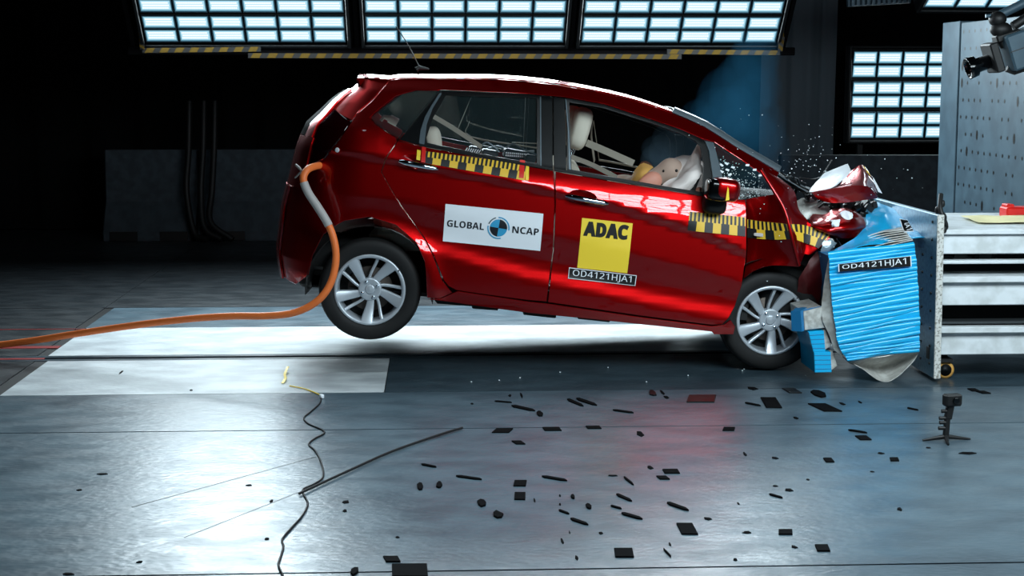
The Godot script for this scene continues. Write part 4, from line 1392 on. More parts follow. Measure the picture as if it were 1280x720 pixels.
	for k in 22:
		b.box(Vector3(.775, 1.168, .205) + Vector3((k % 11) * 0.013, -0.016 * (k / 11), 0), Vector3(0.009, 0.010, 0.004))
	for k in 8:
		b.box(Vector3(.523, 1.17, .205) + Vector3(k * 0.014, -k * 0.001, 0), Vector3(0.006, 0.022, 0.004), Basis(Vector3(0, 0, 1), -0.5))
	part("plug_rows", b, M.white, eq)
	# handle seen through the quarter window
	b = MB.new()
	b.tube([Vector3(.017, 1.313, -.2), Vector3(.071, 1.289, -.2)], 0.028, 10)
	b.tube([Vector3(-.038, 1.293, -.2), Vector3(-.02, 1.32, -.2), Vector3(.023, 1.313, -.2)], [0.010, 0.014, 0.02], 8)
	part("cargo_lamp", b, M.wrap, car)
	# airbags
	b = MB.new()
	b.sheet([[Vector3(1.903, 1.193, .4), Vector3(1.939, 1.326, .44), Vector3(1.952, 1.34, .5)], [Vector3(1.846, 1.154, .5), Vector3(1.909, 1.216, .56), Vector3(1.956, 1.211, .58)], [Vector3(1.773, 1.097, .56), Vector3(1.853, 1.125, .66), Vector3(1.941, 1.164, .64)], [Vector3(1.704, 1.038, .56), Vector3(1.799, 1.044, .68), Vector3(1.904, 1.1, .66)], [Vector3(1.732, .987, .5), Vector3(1.823, .993, .62), Vector3(1.91, 1.01, .62)]], 5, 0.004, 0.03, 3)
	part("side_airbag", b, M.airbag, car)
	b = MB.new()
	b.sheet([[Vector3(1.907, 1.076, .6), Vector3(1.954, 1.16, .62)], [Vector3(1.866, 1.036, .63), Vector3(1.918, 1.062, .66)], [Vector3(1.868, .998, .64), Vector3(1.913, 1.013, .66)]], 4, 0.01)
	part("dash_end", b, M.interior, car)
	b = MB.new()
	b.ball(Vector3(1.915, 1.078, .3), Vector3(0.16, 0.17, 0.24), Basis(Vector3(0, 0, 1), 0.5), 0.9)
	part("driver_airbag", b, M.airbag, car)
	b = MB.new()
	b.ball(Vector3(1.953, 1.011, .6), Vector3(0.05, 0.06, 0.05))
	part("torn_airbag_cover", b, M.skin, car)

func seat(at: Vector3, head: bool) -> void:
	var b := MB.new()
	b.box(at + Vector3(0.30, 0.17, 0), Vector3(0.50, 0.16, 0.50), Basis(Vector3(0, 0, 1), 0.16), 0.06)
	var s := part("seat", b, M.cream, car)
	b = MB.new()
	b.sheet([[at + Vector3(0.14, 0.80, -0.15), at + Vector3(0.155, 0.83, 0), at + Vector3(0.14, 0.80, 0.15)], [at + Vector3(0.22, 0.70, -0.22), at + Vector3(0.22, 0.71, 0), at + Vector3(0.22, 0.70, 0.22)], [at + Vector3(0.27, 0.42, -0.25), at + Vector3(0.25, 0.42, 0), at + Vector3(0.27, 0.42, 0.25)], [at + Vector3(0.18, 0.14, -0.24), at + Vector3(0.15, 0.14, 0), at + Vector3(0.18, 0.14, 0.24)]], 5, 0.10)
	part("backrest", b, M.cream, s)
	b = MB.new()
	for z in [-0.05, 0.05]: b.tube([at + Vector3(0.12, 0.72, z), at + Vector3(0.18, 0.92, z)], 0.008, 6)
	part("headrest_posts", b, M.chrome, s)
	b = MB.new()
	b.ball(at + Vector3(0.19, 1.00, 0), Vector3(0.062, 0.135, 0.13), Basis(Vector3(0, 0, 1), -0.20), 0.62)
	part("headrest", b, M.cream, s)

# a body as one skin: joints with radii joined by a smooth minimum, meshed as surface nets
func skin(bones: Array, cell: float, k := 0.03) -> MB:
	var lo := Vector3.ONE * 1e9
	var hi := -lo
	for q in bones:
		for e in 2:
			var r: float = q[2 + e] + k + cell * 2
			lo = lo.min(q[e] - Vector3.ONE * r); hi = hi.max(q[e] + Vector3.ONE * r)
	var n := Vector3i(((hi - lo) / cell).ceil()) + Vector3i.ONE
	var f := PackedFloat32Array()
	f.resize(n.x * n.y * n.z)
	f.fill(0.5)
	for q in bones:
		var a: Vector3 = q[0]
		var c: Vector3 = q[1]
		var rm := maxf(q[2], q[3]) + k + cell * 3
		var l0 := Vector3i(((a.min(c) - Vector3.ONE * rm - lo) / cell).floor()).max(Vector3i.ZERO)
		var l1 := Vector3i(((a.max(c) + Vector3.ONE * rm - lo) / cell).ceil()).min(n - Vector3i.ONE)
		var ac := c - a
		var l2 := maxf(ac.length_squared(), 1e-9)
		for x in range(l0.x, l1.x + 1):
			for y in range(l0.y, l1.y + 1):
				for z in range(l0.z, l1.z + 1):
					var p := lo + Vector3(x, y, z) * cell
					var t := clampf((p - a).dot(ac) / l2, 0, 1)
					var d := p.distance_to(a + ac * t) - lerpf(q[2], q[3], t)
					var i := (x * n.y + y) * n.z + z
					var o := f[i]
					var h := maxf(k - absf(o - d), 0.0) / k
					f[i] = minf(o, d) - h * h * k * 0.25
	var b := MB.new()
	var id := {}
	var at := func(x, y, z): return f[(x * n.y + y) * n.z + z]
	for x in n.x - 1:
		for y in n.y - 1:
			for z in n.z - 1:
				var sum := Vector3.ZERO
				var cnt := 0
				var c := []
				for e in 8: c.append(f[((x + (e & 1)) * n.y + y + (e >> 1 & 1)) * n.z + z + (e >> 2)])
				for e in [[0, 1], [2, 3], [4, 5], [6, 7], [0, 2], [1, 3], [4, 6], [5, 7], [0, 4], [1, 5], [2, 6], [3, 7]]:
					var p: float = c[e[0]]
					var q: float = c[e[1]]
					if (p < 0) != (q < 0):
						var t := p / (p - q)
						var u := Vector3(e[0] & 1, e[0] >> 1 & 1, e[0] >> 2)
						sum += u.lerp(Vector3(e[1] & 1, e[1] >> 1 & 1, e[1] >> 2), t)
						cnt += 1
				if cnt:
					var g := Vector3(c[1] + c[3] + c[5] + c[7] - c[0] - c[2] - c[4] - c[6], c[2] + c[3] + c[6] + c[7] - c[0] - c[1] - c[4] - c[5], c[4] + c[5] + c[6] + c[7] - c[0] - c[1] - c[2] - c[3])
					id[Vector3i(x, y, z)] = b.put(lo + (Vector3(x, y, z) + sum / cnt) * cell, g.normalized())
	for key in id:
		for ax in 3:
			var e := Vector3i.ZERO
			e[ax] = 1
			var p: float = at.call(key.x, key.y, key.z)
			var q: float = at.call(key.x + e.x, key.y + e.y, key.z + e.z)
			if (p < 0) == (q < 0): continue
			var u := Vector3i.ZERO
			u[(ax + 1) % 3] = 1
			var w := Vector3i.ZERO
			w[(ax + 2) % 3] = 1
			if not (id.has(key - u) and id.has(key - w) and id.has(key - u - w)): continue
			var k0: int = id[key]
			var k1: int = id[key - u]
			var k2: int = id[key - u - w]
			var k3: int = id[key - w]
			if p < 0: b.ix.append_array(PackedInt32Array([k0, k2, k1, k0, k3, k2]))
			else: b.ix.append_array(PackedInt32Array([k0, k1, k2, k0, k2, k3]))
	return b

func occupant() -> void:
	# a test dummy thrown forward in the near seat; joints in the car's axes
	var z := 0.34
	var hip := Vector3(1.24, 0.64, z)
	var chest := Vector3(1.52, 0.95, z + 0.02)
	var neck := Vector3(1.60, 1.03, z + 0.05)
	var head := Vector3(1.794, 1.145, .42)
	var sh := Vector3(1.618, 1.089, .54)
	var el := Vector3(1.724, .99, .56)
	var hand := Vector3(1.854, .967, .5)
	var sf := Vector3(1.52, 1.00, z - 0.19)
	var ef := Vector3(1.70, 0.82, z - 0.20)
	var hf := Vector3(1.86, 0.92, z - 0.12)
	var bones := [[hip, chest, 0.14, 0.15], [chest, neck, 0.12, 0.06], [neck, head, 0.055, 0.07], [head, head + Vector3(0.05, -0.02, 0), 0.082, 0.070], [head + Vector3(0.07, -0.055, 0.0), head + Vector3(0.075, -0.06, 0), 0.045, 0.04],
		[chest, sh, 0.10, 0.062], [sh, el, 0.060, 0.045], [el, hand, 0.042, 0.028], [chest, sf, 0.10, 0.06], [sf, ef, 0.055, 0.042], [ef, hf, 0.040, 0.028]]
	for s in [-0.10, 0.10]:
		var kn := Vector3(1.68, 0.70, z + s)
		bones.append([hip + Vector3(0.02, -0.02, s), kn, 0.085, 0.060])
		bones.append([kn, Vector3(1.80, 0.40, z + s), 0.058, 0.040])
		bones.append([Vector3(1.80, 0.40, z + s), Vector3(1.96, 0.37, z + s), 0.042, 0.035])
	for hnd in [[hand, Vector3(0.9, 0.3, 0)], [hf, Vector3(0.9, 0.2, 0)]]:
		var d: Vector3 = hnd[1].normalized()
		bones.append([hnd[0], hnd[0] + d * 0.07, 0.030, 0.026])
		for k in 4:
			var o: Vector3 = hnd[0] + d * 0.075 + Vector3(0, 0.004, (k - 1.5) * 0.021)
			bones.append([o, o + d * (0.03 + 0.006 * (1.5 - absf(k - 1.5))), 0.009, 0.009])
			bones.append([o + d * 0.036, o + d * 0.052 + Vector3(0, -0.022, 0), 0.009, 0.008])
		bones.append([hnd[0] + d * 0.03, hnd[0] + d * 0.05 + Vector3(0, 0.04, 0), 0.012, 0.009])
	var t := thing("crash_test_dummy", "tan crash test dummy thrown forward over the airbag in the red car's front seat", "dummy", car.transform * Vector3(1.3, 0.52, z))
	t.basis = car.basis
	var off := Vector3(1.3, 0.52, z)
	var b := skin(bones, 0.013, 0.025)
	for i in b.v.size(): b.v[i] -= off
	part("body", b, M.tan_cloth, t)
	b = MB.new()
	b.sheet([[Vector3(1.528, 1.073, .56), Vector3(1.549, 1.135, .58), Vector3(1.577, 1.173, .57), Vector3(1.597, 1.191, .55)], [Vector3(1.538, 1.072, .6), Vector3(1.559, 1.119, .63), Vector3(1.595, 1.151, .63), Vector3(1.648, 1.17, .59)], [Vector3(1.565, 1.075, .62), Vector3(1.587, 1.103, .65), Vector3(1.623, 1.135, .65), Vector3(1.656, 1.162, .61)]], 5, 0.004, 0.012, 8)
	for i in b.v.size(): b.v[i] -= off
	var jk := part("torn_jacket", b, M.gold, t, "torn golden jacket flap")
	b = MB.new()
	b.sheet([[Vector3(1.57, 1.158, .52), Vector3(1.599, 1.191, .5), Vector3(1.626, 1.197, .48), Vector3(1.654, 1.183, .5)], [Vector3(1.575, 1.141, .57), Vector3(1.608, 1.168, .56), Vector3(1.633, 1.174, .55), Vector3(1.662, 1.167, .56)]], 5, 0.004, 0.016, 9)
	for i in b.v.size(): b.v[i] -= off
	part("jacket_lining", b, M.brown, jk)
	b = MB.new()
	b.ball(Vector3(1.639, 1.073, .58), Vector3(0.085, 0.060, 0.055), Basis(Vector3(0, 0, 1), 0.55), 0.9)
	for i in b.v.size(): b.v[i] -= off
	part("shoulder_pad", b, M.skin, t, "pink shoulder pad")
	b = MB.new()
	for p in [head + Vector3(0.02, 0.01, 0.078), head + Vector3(-0.055, 0.0, 0.06)]: b.ball(p, Vector3(0.010, 0.010, 0.008))
	for i in b.v.size(): b.v[i] -= off
	part("target_dots", b, M.label_black, t)

# ---------------------------------------------------------------- the crushed front
func crumple(called: String, rows: Array, m: Material, parent: Node3D, sub := 3, dent := 0.006, sd := 1, label := "") -> MeshInstance3D:
	var b := MB.new()
	b.sheet(rows, sub, 0.004, dent, sd)
	return part(called, b, m, parent, label)

func crushed_front() -> void:
	var fe := crumple("front_fender", [
		[Vector3(2.223, 1.026, .7), Vector3(2.298, 1.048, .73), Vector3(2.35, 1.064, .755), Vector3(2.373, 1.072, .78)], [Vector3(2.236, .916, .715), Vector3(2.309, .926, .76), Vector3(2.372, .934, .805), Vector3(2.423, .977, .86)], [Vector3(2.25, .796, .72), Vector3(2.326, .801, .765), Vector3(2.402, .812, .815), Vector3(2.476, .834, .885)],
		[Vector3(2.257, .685, .73), Vector3(2.336, .686, .775), Vector3(2.429, .709, .83), Vector3(2.528, .704, .89)], [Vector3(2.247, .549, .75), Vector3(2.304, .606, .78), Vector3(2.396, .649, .83), Vector3(2.544, .661, .88)]], M.paint, car, 4, 0.0, 1, "front fender buckled outwards along a sharp fold")
	crumple("fender_fold", [[Vector3(2.274, 1.209, .79), Vector3(2.322, 1.198, .775), Vector3(2.39, 1.172, .74)], [Vector3(2.352, 1.099, .84), Vector3(2.422, 1.111, .8), Vector3(2.496, 1.099, .74)], [Vector3(2.42, .987, .868), Vector3(2.468, 1.011, .82), Vector3(2.532, .991, .76)], [Vector3(2.48, .831, .892), Vector3(2.534, .864, .85), Vector3(2.601, .903, .8)], [Vector3(2.542, .662, .888), Vector3(2.563, .713, .86), Vector3(2.592, .759, .82)]], M.paint, fe, 4, 0.0, 2)
	var rb := MB.new()
	rb.tube(MB.line([Vector3(2.273, 1.209, .795), Vector3(2.351, 1.099, .845), Vector3(2.424, .983, .874), Vector3(2.478, .831, .898), Vector3(2.541, .667, .893)], 5), 0.011, 10)
	part("fold_ridge", rb, M.paint, fe)
	crumple("fender_front", [[Vector3(2.465, .946, .86), Vector3(2.559, .929, .8), Vector3(2.645, .899, .82), Vector3(2.726, .873, .84)], [Vector3(2.481, .864, .893), Vector3(2.56, .855, .83), Vector3(2.637, .838, .84), Vector3(2.713, .835, .85)], [Vector3(2.509, .78, .892), Vector3(2.574, .789, .84), Vector3(2.622, .77, .85), Vector3(2.675, .799, .86)], [Vector3(2.542, .666, .886), Vector3(2.568, .732, .85), Vector3(2.607, .735, .85), Vector3(2.647, .772, .85)]], M.paint, fe, 4, 0.003, 3)
	var tp := M.tape.duplicate() as StandardMaterial3D
	tp.uv1_scale = Vector3(9.0 / 12.0, 1, 1)
	var strip := crumple("measuring_tape", [[Vector3(2.238, .907, .722), Vector3(2.31, .904, .767), Vector3(2.373, .906, .814), Vector3(2.447, .909, .883), Vector3(2.551, .908, .842), Vector3(2.632, .89, .836), Vector3(2.723, .87, .852)], [Vector3(2.25, .796, .726), Vector3(2.325, .799, .771), Vector3(2.396, .805, .822), Vector3(2.48, .821, .893), Vector3(2.561, .804, .848), Vector3(2.618, .79, .858), Vector3(2.653, .776, .862)]], tp, fe, 4, 0.0, 1, "yellow and black measuring tape bent over the buckled fender")
	crumple("bumper_skin", [[Vector3(2.726, .733, .84), Vector3(2.698, .768, .82), Vector3(2.655, .762, .8)], [Vector3(2.721, .607, .8), Vector3(2.644, .637, .82), Vector3(2.6, .641, .8)], [Vector3(2.738, .45, .72), Vector3(2.638, .514, .78), Vector3(2.572, .534, .78)], [Vector3(2.752, .372, .62), Vector3(2.671, .382, .66), Vector3(2.596, .379, .68)]], M.paint_inner, car, 4, 0.02, 5, "dark torn bumper skin above the front wheel")
	# bonnet folded up like a roof
	var ho := crumple("bonnet", [[Vector3(2.594, 1.104, .78), Vector3(2.683, 1.13, .8), Vector3(2.783, 1.152, .8), Vector3(2.909, 1.168, .78), Vector3(3.016, 1.112, .72)], [Vector3(2.616, 1.086, .775), Vector3(2.706, 1.089, .785), Vector3(2.803, 1.102, .785), Vector3(2.918, 1.124, .765), Vector3(3.018, 1.104, .71)], [Vector3(2.647, 1.066, .76), Vector3(2.73, 1.05, .765), Vector3(2.827, 1.061, .765), Vector3(2.929, 1.082, .745), Vector3(3.019, 1.096, .7)]], M.paint, car, 4, 0.003, 6, "bonnet folded and thrown up at the barrier")
	crumple("bonnet_fold", [[Vector3(2.864, 1.144, .4), Vector3(2.944, 1.22, .3), Vector3(3.045, 1.271, .2), Vector3(3.101, 1.217, .2)], [Vector3(2.834, 1.138, .5), Vector3(2.92, 1.185, .42), Vector3(3.012, 1.239, .36), Vector3(3.086, 1.183, .34)], [Vector3(2.712, 1.132, .8), Vector3(2.798, 1.153, .8), Vector3(2.914, 1.168, .78), Vector3(3.01, 1.123, .72)]], M.paint, ho, 4, 0.010, 7)
	crumple("bonnet_edge", [[Vector3(3.042, 1.269, .22), Vector3(3.054, 1.256, .24)], [Vector3(3.055, 1.239, .3), Vector3(3.073, 1.206, .32)]], M.yellow, ho, 2, 0.0, 8, "yellow taped edge")
	crumple("bonnet_liner", [[Vector3(2.755, 1.209, .42), Vector3(2.838, 1.241, .38), Vector3(2.917, 1.273, .34)], [Vector3(2.682, 1.143, .52), Vector3(2.793, 1.19, .5), Vector3(2.906, 1.225, .44)], [Vector3(2.588, 1.107, .76), Vector3(2.689, 1.129, .78), Vector3(2.794, 1.165, .66)]], M.white, ho, 4, 0.012, 9, "white underside of the bonnet bent up")
	crumple("bonnet_strip", [[Vector3(3.141, 1.198, .1), Vector3(3.152, 1.195, .12)], [Vector3(3.17, 1.109, .2), Vector3(3.191, 1.102, .22)]], M.white, ho, 2, 0.0, 2)
	# what the bonnet laid bare
	crumple("bumper_lump", [[Vector3(2.643, .958, .66), Vector3(2.717, .968, .66), Vector3(2.783, 1, .62), Vector3(2.856, 1.014, .6), Vector3(2.922, 1.008, .58)], [Vector3(2.598, .927, .8), Vector3(2.68, .936, .82), Vector3(2.77, .965, .8), Vector3(2.852, .979, .78), Vector3(2.933, .971, .72)], [Vector3(2.636, .888, .86), Vector3(2.694, .886, .9), Vector3(2.769, .911, .9), Vector3(2.857, .919, .86), Vector3(2.947, .922, .76)], [Vector3(2.743, .849, .82), Vector3(2.772, .848, .84), Vector3(2.812, .846, .84), Vector3(2.865, .853, .82), Vector3(2.909, .865, .76)]], M.paint, car, 4, 0.016, 10, "torn red bumper piece pushed up over the headlamp")
	for q in [[[Vector3(2.789, 1.015, .8), Vector3(2.818, 1.017, .8), Vector3(2.847, .999, .79)], [Vector3(2.791, .988, .822), Vector3(2.82, .986, .825), Vector3(2.848, .977, .815)], [Vector3(2.798, .966, .84), Vector3(2.818, .953, .845), Vector3(2.84, .954, .835)]], [[Vector3(2.7, .951, .87), Vector3(2.735, .963, .86), Vector3(2.766, .948, .88)], [Vector3(2.702, .912, .915), Vector3(2.735, .915, .92), Vector3(2.771, .913, .912)], [Vector3(2.721, .861, .865), Vector3(2.754, .859, .868), Vector3(2.779, .872, .88)]]]:
		crumple("bare_primer", q, M.white, car, 5, 0.05, 3, "patch where the red paint flaked off to white")
	crumple("inner_panel", [[Vector3(2.567, 1.032, .55), Vector3(2.647, 1.049, .5), Vector3(2.723, 1.044, .48)], [Vector3(2.576, .984, .62), Vector3(2.66, .989, .6), Vector3(2.769, .994, .56)], [Vector3(2.602, .93, .66), Vector3(2.671, .935, .66), Vector3(2.754, .945, .64)]], M.alu, car, 4, 0.03, 11, "bare grey inner wing behind the fender")
	var b := MB.new()
	var r := RandomNumberGenerator.new()
	r.seed = 31
	for k in 44:
		var p := Vector3(2.726, 1.017, .52).lerp(Vector3(3.088, 1.056, .4), r.randf()) + Vector3(0, r.randf_range(-0.08, 0.02), r.randf_range(-0.25, 0.12))
		b.box(p, Vector3(r.randf_range(0.02, 0.07), r.randf_range(0.015, 0.045), r.randf_range(0.03, 0.08)), Basis.from_euler(Vector3(r.randf() * 2, r.randf() * 2, r.randf() * 2)), 0.005)
	part("engine_parts", b, M.black, car)
	b = MB.new()
	for k in 14:
		var p := Vector3(2.536, 1.15, .5).lerp(Vector3(2.699, .988, .56), r.randf()) + Vector3(r.randf_range(-0.03, 0.03), 0, r.randf_range(-0.2, 0.1))
		var p2 := p + Vector3(r.randf_range(-0.1, 0.1), r.randf_range(-0.07, 0.07), r.randf_range(-0.1, 0.1))
		b.tube([p, p.lerp(p2, 0.5) + Vector3(0, 0.02, 0), p2], r.randf_range(0.006, 0.014), 6)
	part("torn_hoses", b, M.trim, car)
	b = MB.new()
	b.tube(MB.line([Vector3(2.452, 1.187, .5), Vector3(2.565, 1.118, .52), Vector3(2.654, 1.082, .54)], 4), 0.018, 8)
	b.tube(MB.line([Vector3(2.667, 1.084, .4), Vector3(2.743, 1.179, .38), Vector3(2.807, 1.293, .36)], 4), 0.005, 6)
	b.tube(MB.line([Vector3(2.631, 1.165, .3), Vector3(2.719, 1.16, .28), Vector3(2.788, 1.186, .28)], 4), 0.004, 6)
	part("wiper", b, M.trim, car)
	crumple("cowl", [[Vector3(2.447, 1.211, .3), Vector3(2.586, 1.15, .28), Vector3(2.715, 1.098, .26)], [Vector3(2.376, 1.209, .56), Vector3(2.513, 1.137, .56), Vector3(2.628, 1.092, .56)]], M.grey_trim, car, 4, 0.012, 12)
	b = MB.new()
	b.ball(Vector3(2.731, .788, .8), Vector3(0.07, 0.09, 0.05), Basis(Vector3(0, 0, 1), 0.7), 0.8, 16)
	part("headlamp", b, M.gloss, car)
	crumple("lamp_shards", [[Vector3(2.682, .829, .86), Vector3(2.729, .842, .86), Vector3(2.775, .824, .84)], [Vector3(2.666, .771, .87), Vector3(2.712, .775, .88), Vector3(2.76, .784, .84)], [Vector3(2.664, .721, .86), Vector3(2.703, .724, .86), Vector3(2.725, .743, .84)]], M.lamp_glass, car, 3, 0.03, 14)
	b = MB.new()
	b.box(Vector3(2.66, 0.62, 0.05), Vector3(0.55, 0.62, 1.30), Basis.IDENTITY, 0.05)
	b.box(Vector3(2.50, 0.95, -0.2), Vector3(0.40, 0.16, 0.9), Basis.IDENTITY, 0.05)
	part("engine_block", b, M.interior, car)
	# far side, less crushed
	b = MB.new()
	b.sheet([[Vector3(2.20, 0.98, -0.77), Vector3(2.55, 0.97, -0.76), Vector3(2.85, 0.90, -0.72), Vector3(3.05, 0.84, -0.60)], [Vector3(2.22, 0.70, -0.83), Vector3(2.55, 0.72, -0.84), Vector3(2.85, 0.68, -0.80), Vector3(3.12, 0.66, -0.66)], [Vector3(2.20, 0.62, -0.83), Vector3(2.55, 0.64, -0.84), Vector3(2.86, 0.55, -0.80), Vector3(3.14, 0.45, -0.66)]], 4, 0.01)
	part("far_fender", b, M.paint, car)

# ---------------------------------------------------------------- trolley and barrier
func trolley() -> void:
	var t := thing("barrier_trolley", "white steel beam trolley with a bolted upright plate that carries the blue barrier", "trolley", Vector3(4.2, 0, -0.4))
	var o := Vector3(4.2, 0, -0.4)
	var b := MB.new()
	var lean := Basis(Vector3(0, 0, 1), 0.012)
	b.box(Vector3(2.927, 0.505, -0.585) - o, Vector3(0.038, 0.965, 1.76), lean, 0.003)
	var pl := part("mounting_plate", b, M.plate, t)
	b = MB.new()
	b.box(Vector3(2.927, 0.505, 0.301) - o, Vector3(0.040, 0.967, 0.012), lean, 0.003)
	part("worn_edge", b, M.worn_edge, pl)
	for k in 9:
		for z in [0.22, 0.05]:
			if z < 0.1 and k > 6: continue
			b = MB.new()
			b.lathe([Vector2(0.009, 0.0), Vector2(0.009, 0.006), Vector2(0.006, 0.008), Vector2(0, 0.008)], 6, Transform3D(Basis(Vector3(0, 0, 1), Vector3(0, 1, 0), Vector3(-1, 0, 0)), Vector3(2.908 - (0.11 * k - 0.4) * 0.012, 0.10 + 0.105 * k, z) - o))
			part("bolt", b, M.dark_metal, pl)
	b = MB.new(); b.box(Vector3(2.906, 0.16, 0.20) - o, Vector3(0.006, 0.07, 0.045)); part("slot", b, M.black, pl)
	var x0 := 2.952
	var x1 := 6.4
	var xm := (x0 + x1) / 2 - o.x
	var beam := func(called: String, y0: float, y1: float, z1: float, z0: float, m: Material):
		var q := MB.new()
		q.box(Vector3(xm, (y0 + y1) / 2, (z0 + z1) / 2 - o.z), Vector3(x1 - x0, y1 - y0, z1 - z0), Basis.IDENTITY, 0.004)
		return part(called, q, m, t)
	beam.call("table_top", 0.868, 0.898, 0.262, -0.90, M.white_steel)
	beam.call("beam", 0.752, 0.866, 0.235, 0.20, M.white_steel)
	beam.call("thin_bar", 0.694, 0.714, 0.25, 0.16, M.white_steel)
	beam.call("flange", 0.586, 0.622, 0.27, 0.0, M.white_steel)
	beam.call("beam", 0.446, 0.584, 0.225, 0.19, M.white_steel)
	beam.call("flange", 0.286, 0.322, 0.27, 0.0, M.white_steel)
	beam.call("thin_bar", 0.334, 0.348, 0.22, 0.1, M.steel)
	beam.call("beam", 0.150, 0.284, 0.225, 0.19, M.white_steel)
	beam.call("dark_backing", 0.13, 0.86, -0.35, -0.88, M.black)  # black box paints the shade seen between the beams
	for x in [3.6, 4.8, 6.0]:
		b = MB.new(); b.box(Vector3(x, 0.50, 0.10) - o, Vector3(0.10, 0.74, 0.10)); part("upright", b, M.black, t)
	b = MB.new()
	var r := RandomNumberGenerator.new()
	r.seed = 12
	for k in 14:
		b = MB.new()
		b.box(Vector3(r.randf_range(3.0, 4.3), r.randf_range(0.70, 0.75), r.randf_range(-0.2, 0.1)) - o, Vector3(r.randf_range(0.05, 0.2), 0.04, 0.08), Basis(Vector3.UP, r.randf() * 3), 0.004)
		part("packing", b, M.dark_metal, t)
	for q in [Vector3(3.02, 0.052, 0.16), Vector3(4.6, 0.052, 0.16), Vector3(3.02, 0.052, -0.75), Vector3(4.6, 0.052, -0.75)]:
		b = MB.new()
		b.lathe([Vector2(0.030, -0.03), Vector2(0.052, -0.028), Vector2(0.054, 0.0), Vector2(0.052, 0.028), Vector2(0.034, 0.03)], 28, Transform3D(Basis.IDENTITY, q - o))
		var w := part("caster", b, M.gold, t)
		b = MB.new()
		b.lathe([Vector2(0.036, -0.031), Vector2(0.036, 0.032), Vector2(0.012, 0.034), Vector2(0.01, 0.05), Vector2(0, 0.05)], 20, Transform3D(Basis.IDENTITY, q - o))
		part("wheel_hub", b, M.dark_metal, w)
		b = MB.new()
		b.box(q - o + Vector3(-0.02, 0.06, -0.045), Vector3(0.10, 0.08, 0.02)); b.box(q - o + Vector3(-0.02, 0.06, 0.0), Vector3(0.11, 0.02, 0.10))
		part("fork", b, M.black, w)
	# what lies on it
	b = MB.new()
	b.sheet([[Vector3(3.308, .891, -.5), Vector3(3.436, .901, -.5), Vector3(3.565, .89, -.5), Vector3(3.746, .9, -.5)], [Vector3(3.283, .898, -.25), Vector3(3.384, .888, -.25), Vector3(3.484, .902, -.25), Vector3(3.65, .897, -.25)], [Vector3(3.264, .892, -.05), Vector3(3.353, .877, -.05), Vector3(3.461, .881, -.05), Vector3(3.579, .881, -.05)]], 4, 0.003, 0.012, 4)
	for i in b.v.size(): b.v[i].y = 0.916 + (b.v[i].y - 0.90) * 0.35
	solo("crumpled_sheet", b, M.paper, "crumpled pale yellow paper sheet lying on the white trolley's top", "paper")
	b = MB.new()
	b.box(Vector3(3.704, .932, -.6) + Vector3(0, -0.005, 0), Vector3(0.17, 0.07, 0.14), Basis.IDENTITY, 0.010)
	b.box(Vector3(3.651, .968, -.6) + Vector3(0, 0.0, 0), Vector3(0.05, 0.025, 0.10), Basis.IDENTITY, 0.006)
	solo("red_box", b, M.red_tape, "small red box standing on the white trolley at the right edge", "box")
	b = MB.new()
	for k in 9:
		b.ball(Vector3(2.935 + r.randf_range(-0.015, 0.03), 0.99 + r.randf_range(-0.09, 0.10), 0.26 + r.randf_range(-0.05, 0.03)), Vector3(0.02, 0.026, 0.02) * r.randf_range(0.7, 1.3), Basis.IDENTITY, 0.8, 10)
	b.tube(MB.line([Vector3(2.95, 1.10, 0.2), Vector3(2.93, 1.02, 0.26), Vector3(2.96, 0.93, 0.28), Vector3(2.965, 0.90, 0.25)], 4), 0.014, 8)
	solo("cable_clamp", b, M.black, "black cable clamp hooked over the upper corner of the barrier's upright plate", "clamp")

